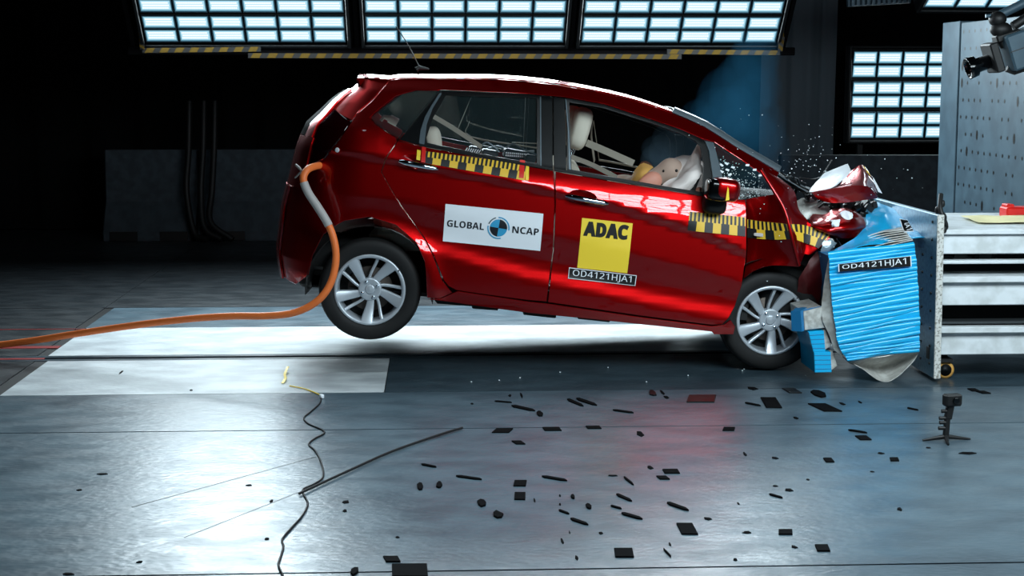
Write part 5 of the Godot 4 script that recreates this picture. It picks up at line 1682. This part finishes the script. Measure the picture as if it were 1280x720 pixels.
func barrier() -> void:
	var at := Vector3(2.571, 0, .384)
	var t := thing("deformable_barrier", "crushed bright blue honeycomb barrier block with grey flaps between the car and the plate", "barrier", Vector3(at.x, 0.1, 0))
	var o := Vector3(at.x, 0.1, 0)
	var left := [Vector3(2.265, .77, .3), Vector3(2.272, .705, .3), Vector3(2.278, .634, .3), Vector3(2.287, .554, .3), Vector3(2.297, .47, .3), Vector3(2.309, .385, .3), Vector3(2.325, .304, .3), Vector3(2.341, .224, .3), Vector3(2.401, .134, .29)]
	var right := [Vector3(2.767, .828, .3), Vector3(2.778, .772, .3), Vector3(2.787, .702, .3), Vector3(2.795, .631, .3), Vector3(2.802, .561, .3), Vector3(2.809, .476, .3), Vector3(2.817, .395, .3), Vector3(2.82, .31, .3), Vector3(2.825, .187, .29)]
	var L := MB.line(left, 8)
	var R := MB.line(right, 8)
	var rr := RandomNumberGenerator.new()
	rr.seed = 3
	# the cladding: one pleat after another, each its own folded strip
	var cuts := [0, 4, 7, 9, 12, 15, 17, 20, 22, 25, 28, 30, 33, 36, 39, 42, 45, 48, 50, 53, 56, 58, 60, 61, 62, 63, 64]
	for k in cuts.size() - 1:
		var i0: int = cuts[k]
		var i1: int = cuts[k + 1]
		var rows := []
		var bulge := rr.randf_range(0.001, 0.005)
		var skew := rr.randf_range(-0.012, 0.012)
		for e in 7:
			var s := e / 6.0
			var row := []
			var f := lerpf(i0, i1, s)
			var a: Vector3 = L[int(f)].lerp(L[mini(int(f) + 1, 64)], f - int(f))
			var c: Vector3 = R[int(f)].lerp(R[mini(int(f) + 1, 64)], f - int(f))
			for j in 13:
				var x := j / 12.0
				var p := a.lerp(c, x)
				p.z += bulge * sin(s * PI) - (0.0 if e % 6 else 0.007) + skew * (x - 0.5) * sin(s * PI) + 0.006 * sin(x * 9.0 + k)
				p.y += 0.004 * sin(x * 6.0 + k * 1.7)
				row.append(p - o)
			rows.append(row)
		rows.reverse()
		var b := MB.new()
		b.sheet(rows, 1, -0.004)
		for q in b.n.size(): pass
		part("pleat", b, M.blue, t)
	# honeycomb core behind the cladding
	var b := MB.new()
	var core := PackedVector2Array()
	for q in [L[2], R[2], R[62], L[62]]: core.append(Vector2(q.x - o.x, q.y - o.y))
	var cc := (core[0] + core[1] + core[2] + core[3]) / 4
	for i in 4: core[i] = cc + (core[i] - cc) * Vector2(0.92, 0.96)
	b.prism(core, -0.68, 0.275)
	part("honeycomb_core", b, M.blue_dull, t)
	# crushed layers over the face's upper edge
	for k in 7:
		b = MB.new()
		var y := k * 2.2
		b.sheet([[Vector3(2.494, .747, .1) + Vector3(0.01 * k, 0.010 * k, -0.03 * k) - o, Vector3(2.651, .794, .1) + Vector3(0, 0.010 * k, -0.03 * k) - o, Vector3(2.809, .831, .1) + Vector3(0, 0.008 * k, -0.03 * k) - o], [Vector3(2.417, .748, .28) + Vector3(0.01 * k, 0.010 * k, -0.03 * k) - o, Vector3(2.594, .799, .28) + Vector3(0, 0.010 * k, -0.03 * k) - o, Vector3(2.768, .835, .28) + Vector3(0, 0.008 * k, -0.03 * k) - o]], 3, 0.004, 0.006, k)
		part("foil_layer", b, M.alu, t)
	# blue cover peeled up over the top
	b = MB.new()
	b.sheet([[Vector3(2.804, .983, -.65), Vector3(2.889, .96, -.62), Vector3(2.983, .919, -.55), Vector3(3.047, .867, -.45)], [Vector3(2.66, .937, -.35), Vector3(2.757, .941, -.3), Vector3(2.863, .895, -.25), Vector3(2.954, .845, -.15)], [Vector3(2.593, .881, -.1), Vector3(2.687, .875, -.05), Vector3(2.774, .862, .02), Vector3(2.889, .832, .06)], [Vector3(2.462, .833, .1), Vector3(2.557, .827, .14), Vector3(2.656, .833, .16), Vector3(2.846, .839, .18)], [Vector3(2.304, .754, .24), Vector3(2.428, .789, .27), Vector3(2.543, .816, .26), Vector3(2.645, .828, .2)]], 4, 0.004, 0.016, 21)
	for i in b.v.size(): b.v[i] -= o
	part("top_cover", b, M.blue, t)
	# grey aluminium back sheet: flap on the left and lip at the foot
	b = MB.new()
	b.sheet([[Vector3(2.295, .763, .24), Vector3(2.309, .767, .275)], [Vector3(2.281, .673, .23), Vector3(2.301, .679, .28)], [Vector3(2.263, .553, .22), Vector3(2.309, .561, .28)], [Vector3(2.251, .436, .23), Vector3(2.317, .443, .28)], [Vector3(2.256, .359, .25), Vector3(2.328, .363, .28)], [Vector3(2.301, .273, .25), Vector3(2.345, .277, .28)], [Vector3(2.334, .188, .26), Vector3(2.377, .153, .28)]], 3, 0.004, 0.008, 22)
	for i in b.v.size(): b.v[i] -= o
	part("side_flap", b, M.alu, t)
	b = MB.new()
	b.sheet([[Vector3(2.354, .181, .22), Vector3(2.406, .129, .28), Vector3(2.525, .143, .28), Vector3(2.643, .161, .28), Vector3(2.738, .179, .28), Vector3(2.831, .186, .27)], [Vector3(2.388, .141, .24), Vector3(2.476, .085, .2), Vector3(2.601, .061, .1), Vector3(2.698, .07, .1), Vector3(2.773, .101, .14), Vector3(2.832, .157, .24)], [Vector3(2.453, .1, .25), Vector3(2.524, .059, .24), Vector3(2.624, .019, .16), Vector3(2.692, .023, .16), Vector3(2.756, .073, .2), Vector3(2.811, .125, .25)], [Vector3(2.499, .077, .26), Vector3(2.545, .043, .27), Vector3(2.603, .006, .27), Vector3(2.66, .003, .27), Vector3(2.731, .048, .27), Vector3(2.786, .105, .27)]], 4, 0.004, 0.004, 23)
	for i in b.v.size(): b.v[i] -= o
	part("foot_lip", b, M.alu, t)
	# torn pieces of the bumper element
	for q in [[[Vector3(2.143, .42, .24), Vector3(2.251, .447, .24), Vector3(2.273, .319, .24), Vector3(2.155, .306, .24)], -0.10, M.alu], [[Vector3(2.169, .301, .27), Vector3(2.261, .307, .27), Vector3(2.274, .181, .27), Vector3(2.201, .182, .27)], -0.08, M.blue], [[Vector3(2.205, .182, .27), Vector3(2.305, .181, .27), Vector3(2.314, .059, .27), Vector3(2.214, .058, .27)], -0.08, M.blue]]:
		b = MB.new()
		var p := PackedVector2Array()
		for v in q[0]: p.append(Vector2(v.x - o.x, v.y - o.y))
		b.prism(p, q[1], q[0][0].z, Transform3D.IDENTITY, 0.003)
		var piece := part("bumper_piece", b, q[2], t)
		if q[2] == M.alu:
			b = MB.new()
			b.sheet([[Vector3(2.094, .419, .2) - o, Vector3(2.141, .427, .245) - o], [Vector3(2.101, .302, .2) - o, Vector3(2.151, .304, .245) - o]], 2, 0.03)
			b.sheet([[Vector3(2.165, .406, -.02) - o, Vector3(2.282, .429, -.02) - o], [Vector3(2.094, .419, .2) - o, Vector3(2.141, .427, .245) - o], [Vector3(2.142, .42, .242) - o, Vector3(2.25, .45, .242) - o]], 1, 0.003)
			part("blue_face", b, M.blue_dull, piece)
		else:
			for k in 4:
				b = MB.new()
				var u := (k + 0.8) / 4.6
				var a := p[0].lerp(p[3], u)
				var c := p[1].lerp(p[2], u)
				b.tube([Vector3(a.x + 0.002, a.y, q[0][0].z), Vector3(c.x - 0.002, c.y, q[0][0].z)], 0.0022, 5)
				part("ridge", b, M.blue_dull, piece)
			b = MB.new()
			b.quad(Vector3(p[1].x + 0.001, p[1].y, 0.26), Vector3(p[2].x + 0.001, p[2].y, 0.26), Vector3(p[2].x + 0.05, p[2].y + 0.04, -0.05), Vector3(p[1].x + 0.03, p[1].y, -0.05))
			b.prism(PackedVector2Array([p[1] + Vector2(0.002, 0), p[2] + Vector2(0.002, 0), p[2] + Vector2(0.045, 0.03), p[1] + Vector2(0.022, 0.0)]), -0.06, 0.22)
			part("honeycomb_side", b, M.alu, piece)
	# stickers
	flat_sticker(t, o, [Vector3(2.322, .662, .327), Vector3(2.75, .691, .327), Vector3(2.745, .752, .327), Vector3(2.319, .707, .327)], [Vector3(2.344, .673, .327), Vector3(2.718, .697, .327), Vector3(2.714, .741, .327), Vector3(2.342, .702, .327)], "OD4121HJA1", "black test number plate with white edge on the pleats")
	flat_sticker(t, o, [Vector3(2.765, .938, .01), Vector3(2.767, .867, .1), Vector3(2.83, .871, .09), Vector3(2.816, .93, 0)], [Vector3(2.775, .916, .03), Vector3(2.776, .874, .1), Vector3(2.816, .883, .095), Vector3(2.808, .92, .03)], "JA1", "black test number plate bent over the barrier's top")

func flat_sticker(t: Node3D, o: Vector3, q: Array, w: Array, s: String, label: String) -> void:
	var n := Vector3((q[1] - q[0]).cross(q[3] - q[0])).normalized()
	var b := MB.new()
	b.sheet([[q[0] - o + n * 0.004, q[1] - o + n * 0.004], [q[3] - o + n * 0.004, q[2] - o + n * 0.004]], 1, 0.004)
	var st := part("test_number_sticker", b, M.white, t, label)
	b = MB.new()
	var m := Vector3(q[0] + q[1] + q[2] + q[3]) / 4
	var c := []
	for p in q:
		var d: Vector3 = m - p
		c.append(p + d.normalized() * 0.0055 - o + n * 0.0055)
	b.quad(c[0], c[1], c[2], c[3])
	part("number_field", b, M.label_black, st)
	part("lettering", lettering(s, false, func(x, y): return w[0].lerp(w[1], x).lerp(w[3].lerp(w[2], x), y) - o + n * 0.0065), M.white, st)

# ---------------------------------------------------------------- hose and cables
func hose_and_cables() -> void:
	var pts := MB.line([Vector3(-.654, 1.256, -.2), Vector3(-.699, 1.261, -.1), Vector3(-.748, 1.248, 0), Vector3(-.774, 1.212, .03), Vector3(-.774, 1.171, .04), Vector3(-.746, 1.106, .05), Vector3(-.691, 1.023, .06), Vector3(-.631, .92, .07), Vector3(-.599, .822, .08), Vector3(-.592, .719, .08), Vector3(-.617, .601, .08), Vector3(-.674, .506, .08), Vector3(-.761, .438, .06), Vector3(-.873, .394, .02), Vector3(-1.032, .371, -.05), Vector3(-1.208, .36, -.13), Vector3(-1.412, .338, -.22), Vector3(-1.672, .299, -.33), Vector3(-1.964, .247, -.45), Vector3(-2.287, .185, -.57), Vector3(-2.559, .132, -.66), Vector3(-2.885, .083, -.75), Vector3(-3.422, .029, -.85)], 6)
	for i in pts.size(): pts[i].y = maxf(pts[i].y, 0.022)
	var o: Vector3 = pts[-1]
	var t := thing("air_hose", "thick orange hose hanging from the red car's tail and trailing off to the left", "hose", o)
	var cut := [0, 24, 42, pts.size() - 1]
	for k in 3:
		var a: Array = pts.slice(cut[k], cut[k + 1] + 1)
		for i in a.size(): a[i] -= o
		var b := MB.new()
		b.tube(a, 0.0215 if k != 1 else 0.025, 14)
		part("hose" if k != 1 else "grey_wrap", b, M.orange if k != 1 else M.wrap, t, "" if k != 1 else "grey taped section")
	var b := MB.new()
	b.tube(MB.line([Vector3(-.831, 1.266, -.1), Vector3(-.798, 1.241, -.04), Vector3(-.781, 1.197, 0)], 3), 0.008, 6)
	b.tube(MB.line([Vector3(-.782, 1.242, -.02), Vector3(-.817, 1.208, -.04), Vector3(-.833, 1.193, -.06)], 3), 0.006, 6)
	for i in b.v.size(): b.v[i] -= o
	part("tie", b, M.wrap, t)
	var lift := func(a: Array, y: float):
		for i in a.size(): a[i] += Vector3(0, y, 0)
		return a
	var cable := MB.line([Vector3(-.65, 0, .589), Vector3(-.65, 0, .775), Vector3(-.683, 0, .994), Vector3(-.703, 0, 1.133), Vector3(-.666, 0, 1.278), Vector3(-.591, 0, 1.412), Vector3(-.572, 0, 1.504), Vector3(-.611, 0, 1.619), Vector3(-.629, 0, 1.738), Vector3(-.593, 0, 1.856), Vector3(-.556, 0, 2.024), Vector3(-.522, 0, 2.264), Vector3(-.518, 0, 2.412), Vector3(-.554, 0, 2.521), Vector3(-.585, 0, 2.587), Vector3(-.575, 0, 2.675), Vector3(-.546, 0, 2.822), Vector3(-.554, 0, 3.003), Vector3(-.582, 0, 3.18), Vector3(-.603, 0, 3.325), Vector3(-.589, 0, 3.43), Vector3(-.587, 0, 3.566), Vector3(-.585, 0, 3.657), Vector3(-.557, 0, 3.777), Vector3(-.527, 0, 3.906)], 5)
	var o2: Vector3 = cable[60]
	t = thing("floor_cable", "thin black cable winding over the floor towards the lower edge, with yellow end", "cable", o2)
	for i in cable.size(): cable[i] += Vector3(0, 0.005, 0) - o2
	b = MB.new(); b.tube(cable, 0.0045, 6); part("cable", b, M.cable, t)
	var tip := MB.line([Vector3(-.859, 0, .255), Vector3(-.769, 0, .342), Vector3(-.679, 0, .499), Vector3(-.651, 0, .578)], 5)
	for i in tip.size(): tip[i] += Vector3(0, 0.006, 0) - o2
	b = MB.new(); b.tube(tip, 0.0035, 6); part("yellow_lead", b, M.yellow, t)
	b = MB.new(); b.box(Vector3(-.649, 0, .6) + Vector3(0, 0.012, 0) - o2, Vector3(0.022, 0.022, 0.03), Basis(Vector3.UP, 0.5), 0.004); part("plug", b, M.white, t)
	var s := MB.line([Vector3(-.594, 0, 2.679), Vector3(-.424, 0, 2.331), Vector3(-.22, 0, 1.929), Vector3(.02, 0, 1.568), Vector3(.123, 0, 1.437)], 4)
	for i in s.size(): s[i] += Vector3(0, 0.011, 0)
	b = MB.new(); b.tube(s, [] if false else 0.006, 6)
	solo("straight_cable", b, M.cable, "straight black cable lying slantwise from the winding cable to the long floor joint", "cable")
	b = MB.new()
	b.strap(MB.line([Vector3(-.915, 0, -.242) + Vector3(0, 0.03, 0), Vector3(-.919, 0, -.084) + Vector3(0, 0.012, 0), Vector3(-.9, 0, .069) + Vector3(0, 0.018, 0), Vector3(-.909, 0, .167) + Vector3(0, 0.006, 0)], 3), Vector3(0.016, 0, 0.004), 0.002)
	solo("yellow_scrap", b, M.yellow, "small yellow scrap on the white floor plate beside the cable's end", "scrap")

func small_camera() -> void:
	var o := Vector3(2.496, 0, 1.793)
	var t := thing("action_camera", "small black camera on a short stand alone on the right of the floor", "camera", o)
	var z := o.z
	var P := func(px: Vector3): return px - o
	var b := MB.new()
	var d := 1.0
	b.box(Vector3(0.025, 0.205, 0), Vector3(0.088, 0.060, 0.05), Basis(Vector3.UP, 0.2), 0.008)
	var bodyy := part("camera_body", b, M.black, t)
	b = MB.new(); b.lathe([Vector2(0.016, 0), Vector2(0.016, 0.012), Vector2(0.012, 0.014), Vector2(0, 0.012)], 16, Transform3D(Basis.IDENTITY, Vector3(0.036, 0.207, 0.022))); part("lens", b, M.gloss, bodyy)
	b = MB.new()
	b.box(Vector3(0.012, 0.145, 0), Vector3(0.034, 0.07, 0.03), Basis(Vector3(0, 0, 1), -0.15), 0.004)
	b.box(Vector3(0.002, 0.075, 0), Vector3(0.026, 0.10, 0.026), Basis(Vector3(0, 0, 1), -0.05), 0.004)
	part("stem", b, M.black, t)
	for q in [Vector3(-0.012, 0.150, 0.005), Vector3(-0.022, 0.115, 0.005), Vector3(-0.02, 0.093, 0.005), Vector3(-0.024, 0.065, 0.005)]:
		b = MB.new(); b.tube([q + Vector3(-0.016, 0, 0), q + Vector3(0.016, 0, 0)], 0.0095, 8); part("knob", b, M.black, t)
	for q in [Vector3(-0.115, 0.004, 0.0), Vector3(0.13, 0.003, -0.02), Vector3(-0.02, 0.004, 0.10)]:
		b = MB.new(); b.tube([Vector3(0, 0.022, 0), q], [0.013, 0.005], 8); part("foot", b, M.black, t)

# ---------------------------------------------------------------- debris
func debris() -> void:
	var r := RandomNumberGenerator.new()
	r.seed = 77
	# x, z, width, depth; shape; words
	var big := [
		[[.358, 2.524, .056, .096], "t", "flat black foam tile lying on the floor, upper one of a close pair"],
		[[.346, 2.738, .048, .116], "t", "flat black foam tile lying on the floor, lower one of a close pair"],
		[[.392, 1.743, .047, .068], "t", "small dark tile lying just below the long floor joint under the wheelbase"],
		[[.325, 1.475, .089, .091], "t", "dark flat tile lying across the long floor joint under the rear door"],
		[[.578, 1.45, .089, .074], "t", "dark flat tile lying across the long floor joint under the front door"],
		[[.793, 1.423, .073, .056], "t", "narrow dark strip lying along the long floor joint"],
		[[.135, 2.416, .114, .071], "s", "long black splinter left of the pair of foam tiles"],
		[[-.044, 2.187, .07, .06], "s", "short black splinter below the end of the straight cable"],
		[[-.081, 2.558, .028, .122], "c", "black curled crumb, left one of two alike beside the long splinter"],
		[[.003, 2.535, .028, .123], "c", "black curled crumb, right one of two alike beside the long splinter"],
		[[.18, 2.844, .047, .112], "c", "black three-cornered chip below the long splinter"],
		[[.243, 3.018, .042, .107], "c", "rounded black chip below the three-cornered chip"],
		[[-.174, 3.6, .056, .068], "t", "small black plate touching the largest black plate at the lower edge"],
		[[-.106, 3.737, .133, .149], "t", "largest black plate on the floor, at the lower edge of the picture"],
		[[-.304, 3.746, .035, .093], "c", "black lump at the lower edge left of the largest black plate"],
		[[.515, 2.448, .107, .084], "s", "long black bar right of the pair of foam tiles"],
		[[.563, 3.138, .064, .092], "s", "slanting black splinter, the longer of two in a line below the long bar"],
		[[.513, 2.995, .039, .06], "s", "slanting black splinter, the shorter of two in a line below the long bar"],
		[[.57, 2.761, .024, .09], "c", "small black hooked crumb just below the long bar"],
		[[.623, 2.915, .023, .086], "c", "small black crumb right of the slanting splinters"],
		[[.786, 2.785, .054, .115], "s", "thick slanting black chip under the yellow reflection"],
		[[.735, 2.933, .04, .049], "s", "thin black chip under the yellow reflection, left of a longer slanting one"],
		[[.784, 3.068, .075, .094], "s", "long slanting black chip under the yellow reflection"],
		[[.84, 2.506, .028, .139], "s", "thin dark sliver inside the yellow reflection"],
		[[1.053, 2.345, .072, .073], "t", "flat dark tile in the red reflection, the farther of two"],
		[[1, 2.457, .046, .056], "t", "flat dark tile in the red reflection, the nearer and smaller of two"],
		[[.992, 2.933, .073, .122], "s", "thin crooked black sliver right of the yellow reflection"],
		[[.979, 3.26, .066, .155], "t", "square black foam plate standing out on the near floor below the red reflection"],
		[[.692, 3.563, .072, .11], "t", "broad black foam plate near the lower edge below the yellow reflection"],
		[[.854, 3.571, .015, .099], "s", "upright thin black chip right of the broad foam plate"],
		[[1.467, .724, .16, .198], "t", "large grey slanted sheet scrap before the front wheel"],
		[[.99, 1.042, .103, .081], "s", "dark slim splinter on the strip below the front door"],
		[[.818, .781, .097, .195], "s", "dark slanting splinter on the strip below the number sticker, longer of a pair"],
		[[.754, .799, .075, .194], "s", "dark slanting splinter on the strip below the number sticker, shorter of a pair"],
		[[1.213, .554, .05, .183], "c", "small grey scrap on the strip left of the large grey sheet"],
		[[.46, .934, .121, .146], "s", "long thin slanting splinter on the strip below the rear door"],
		[[.359, .759, .093, .043], "s", "thin straight dark rod on the strip below the rear door"],
		[[.541, 1.082, .042, .161], "c", "dark forked crumb on the strip right of the long thin splinter"],
		[[1.831, .851, .088, .278], "t", "dark angled plate on the strip below the front wheel"],
		[[2.094, .992, .1, .207], "t", "dark slanted plate on the strip below the blue barrier"],
		[[2.154, .623, .072, .203], "c", "dark ring-shaped crumb on the strip below the blue bumper pieces"],
		[[2.021, .524, .073, .138], "t", "grey square scrap on the strip right below the front wheel"],
		[[1.721, .889, .07, .085], "s", "dark slim chip left of the angled plate on the strip"],
		[[1.476, 1.493, .061, .073], "t", "dark small tile at the long floor joint below the front wheel"],
		[[2.115, 1.579, .077, .072], "s", "dark slim chip at the top of the blue reflection, upper of two"],
		[[2.105, 1.722, .059, .087], "t", "dark small tile at the top of the blue reflection, lower of two"],
		[[1.819, 2.17, .041, .077], "t", "dark small tile at the left side of the blue reflection"],
		[[2.129, 2.17, .041, .062], "t", "dark small tile at the right side of the blue reflection"],
		[[1.435, 2.79, .044, .064], "s", "dark slim chip between the red and blue reflections"],
		[[1.357, 3.323, .056, .065], "t", "dark tile on the near floor between red and blue reflections, farther of two"],
		[[1.45, 3.539, .051, .081], "t", "dark tile on the near floor at the lower end of the blue reflection"],
		[[2.558, 1.056, .043, .061], "s", "tiny dark chip on the strip left of the small camera"],
		[[3.097, .622, .05, .068], "t", "dark flat chip on the strip below the trolley, right of a lighter one"],
		[[3.066, .551, .046, .069], "t", "dull flat chip on the strip below the trolley, left of a darker one"],
	]
	for q in big:
		piece(r, q[0], q[1], q[2], "debris_piece", "broken pieces on the floor")
	var small := [[[-.391, 2.791, .037, .051], [-.386, 2.928, .02, .049], [-.16, 3.315, .022, .032], [-.663, 3.312, .025, .032], [-.704, 2.764, .017, .051], [-.83, 2.494, .028, .028], [-1.512, 2.264, .061, .029], [-1.553, 2.541, .028, .027], [-1.101, 3.585, .024, .029], [-1.327, 3.715, .049, .028], [-1.925, -.237, .019, .133], [-1.412, .335, .027, .047]],
		[[.47, .587, .018, .158], [1.275, .534, .023, .183], [1.278, .671, .036, .089], [1.011, 1.58, .04, .143], [.633, 3.299, .022, .033], [.474, 3.398, .012, .095], [.51, 3.614, .015, .059], [.88, 3.46, .009, .052], [.969, 2.266, .033, .089], [.781, 2.404, .065, .029], [.186, .794, .018, .043], [.404, 2.804, .01, .076], [.517, 2.733, .01, .039], [.506, 2.872, .01, .037], [.512, 3.282, .006, .055], [.403, .583, .022, .068]],
		[[1.253, 2.896, .013, .05], [1.452, 2.026, .015, .111], [1.087, 3.117, .045, .046], [1.204, 3.315, .038, .043], [1.093, 3.662, .021, .039], [2.217, .892, .031, .085], [2.325, .854, .018, .064], [1.812, .443, .064, .094], [1.579, 2.112, .034, .047], [1.469, 2.619, .031, .04], [1.513, 2.689, .035, .053], [1.348, 3.514, .027, .051], [2.102, 2.041, .034, .048], [1.901, 3.014, .026, .06], [2.512, 2.061, .091, .048], [1.962, 2.388, .022, .029], [2.362, 1.939, .031, .033], [1.878, 1.246, .029, .058], [1.638, 2.516, .018, .028]]]  # the widest one paints a shadow-like streak before the small camera
	var order := ["first", "second", "third", "fourth", "fifth", "sixth", "seventh", "eighth", "ninth", "tenth", "eleventh", "twelfth", "thirteenth", "fourteenth", "fifteenth", "sixteenth", "seventeenth", "eighteenth", "nineteenth", "twentieth"]
	var words := ["left of the foam tile pair", "near the yellow reflection", "right of the square foam plate"]
	for k in 3:
		var row: Array = small[k]
		row.sort_custom(func(a, c): return a[0] / (9.2 - a[1]) < c[0] / (9.2 - c[1]))
		for i in row.size():
			piece(r, row[i], "f", "tiny dark fleck, %s from left among those %s" % [order[i], words[k]], "debris_fleck", ["flecks on the left floor", "flecks on the middle floor", "flecks on the right floor"][k])
	# crumbs of glass in the air and on the strip
	var b := MB.new()
	var spots := [[Vector3(2.318, 1.297, -.3), 0.14, 45], [Vector3(2.158, 1.264, -.1), 0.10, 22], [Vector3(2.83, 1.153, -.3), 0.20, 12], [Vector3(2.008, 1.332, -.2), 0.25, 10], [Vector3(2.427, 1.061, .1), 0.25, 14], [Vector3(1.938, .988, .05), 0.14, 10], [Vector3(2.19, 1.005, .1), 0.12, 12], [Vector3(1.683, 1.392, .1), 0.20, 10], [Vector3(1.96, .824, .08), 0.20, 6]]
	for q in spots:
		for k in q[2]:
			var p: Vector3 = q[0] + Vector3(r.randfn(), r.randfn(), r.randfn() * 0.8) * q[1] * 0.6
			var s := r.randf_range(0.0015, 0.0050)
			b.box(p, Vector3(s * 1.3, s, s * 0.8), Basis.from_euler(Vector3(r.randf() * 3, r.randf() * 3, r.randf() * 3)))
	var g := solo("flying_glass", b, M.crumb, "bright glass crumbs flying through the air above the crushed bonnet", "glass", "", "stuff")
	b = MB.new()
	for q in [[Vector3(.489, 0, .06), 1], [Vector3(.196, 0, .172), 1], [Vector3(.362, 0, .13), 1], [Vector3(1.225, 0, .221), 1], [Vector3(1.88, 0, -.16), 1], [Vector3(2.208, 0, .067), 1], [Vector3(1.859, 0, -.108), 1], [Vector3(.742, 0, -.109), 1], [Vector3(1.051, 0, -.255), 1], [Vector3(1.502, 0, .033), 1]]:
		var p: Vector3 = q[0]
		b.box(p + Vector3(0, 0.004, 0), Vector3(0.007, 0.005, 0.008), Basis.from_euler(Vector3(0, r.randf() * 3, 0)), 0.001)
	solo("glass_crumbs", b, M.crumb, "bright glass crumbs scattered on the grey plate under the car", "glass", "", "stuff")

func piece(r: RandomNumberGenerator, d: Array, kind: String, label: String, called: String, group: String) -> void:
	var w: float = d[2]
	var l: float = d[3]
	var b := MB.new()
	var p := PackedVector2Array()
	var high := 0.004
	if kind == "t":
		var k := r.randf_range(-0.2, 0.2)
		p = PackedVector2Array([Vector2(-0.5 - k, -0.5), Vector2(0.46 - k, -0.48), Vector2(0.5 + k, 0.5), Vector2(-0.46 + k, 0.46)])
		high = 0.007
	elif kind == "s":
		var f := 1.0 if d.size() < 5 else -1.0
		p = PackedVector2Array([Vector2(-0.5, -0.5), Vector2(-0.30, -0.52), Vector2(0.42, 0.22), Vector2(0.5, 0.5), Vector2(0.25, 0.42), Vector2(-0.42, -0.22)])
		high = 0.008
		if l / maxf(w, 0.01) < 0.9 and r.randf() < 0.0: f = -1.0
	elif kind == "c":
		for k in 7:
			p.append(Vector2.from_angle(TAU * k / 7.0) * 0.5 * r.randf_range(0.65, 1.1))
		high = 0.009
	else:
		for k in 5:
			p.append(Vector2.from_angle(TAU * k / 5.0 + 0.4) * 0.5 * r.randf_range(0.6, 1.15))
		high = 0.004
	var q := PackedVector2Array()
	for e in p: q.append(Vector2(e.x * w, -e.y * l))
	b.prism(q, 0.0, high, Transform3D(Basis(Vector3.RIGHT, Vector3(0, 0, -1), Vector3.UP), Vector3.ZERO), minf(0.0015, minf(w, l) * 0.1))
	var o := solo(called, b, M.foam if "grey" not in label else M.dark_metal, label, "debris", group)
	o.position = Vector3(d[0], 0.0, d[1])

# ---------------------------------------------------------------- smoke
func smoke() -> void:
	var fm := FogMaterial.new()
	fm.albedo = Color(0.20, 0.47, 0.62)
	fm.density = 0.16
	var fm2 := FogMaterial.new()
	fm2.albedo = Color(0.60, 0.75, 0.85)
	fm2.density = 0.7
	var r := RandomNumberGenerator.new()
	r.seed = 15
	for q in [[Vector3(1.826, 1.402, -1.3), 0.16], [Vector3(1.948, 1.494, -1.5), 0.22], [Vector3(2.013, 1.442, -1.4), 0.22], [Vector3(2.011, 1.6, -1.7), 0.20], [Vector3(2.142, 1.655, -1.8), 0.22], [Vector3(2.198, 1.544, -1.7), 0.20], [Vector3(2.078, 1.337, -1.3), 0.24], [Vector3(2.157, 1.26, -1.2), 0.22], [Vector3(2.233, 1.795, -1.9), 0.20], [Vector3(2.312, 1.939, -2.1), 0.18], [Vector3(2.315, 1.71, -1.9), 0.15], [Vector3(1.776, 1.496, -1.4), 0.13], [Vector3(2.254, 1.439, -1.5), 0.16]]:
		fog(q[0], Vector3(1.0, r.randf_range(1.0, 1.5), 1.0) * q[1] * 2.0, fm, "thin blue smoke drifting up behind the red car's windscreen")
	for q in [[Vector3(1.618, 1.359, -.75), 0.14], [Vector3(1.539, 1.306, -.8), 0.15], [Vector3(1.452, 1.255, -.8), 0.12], [Vector3(1.591, 1.26, -.7), 0.14], [Vector3(1.502, 1.398, -.8), 0.10], [Vector3(1.42, 1.327, -.8), 0.09]]:
		fog(q[0], Vector3(1.2, 1.0, 1.2) * q[1] * 2.0, fm2, "pale airbag smoke inside the red car's front window")

func fog(at: Vector3, size: Vector3, m: FogMaterial, label: String) -> void:
	var f := FogVolume.new()
	f.name = numbered("smoke")
	f.shape = RenderingServer.FOG_VOLUME_SHAPE_ELLIPSOID
	f.size = size
	f.position = at
	f.material = m
	tag(f, label, "smoke", label, "stuff")
	add_child(f)
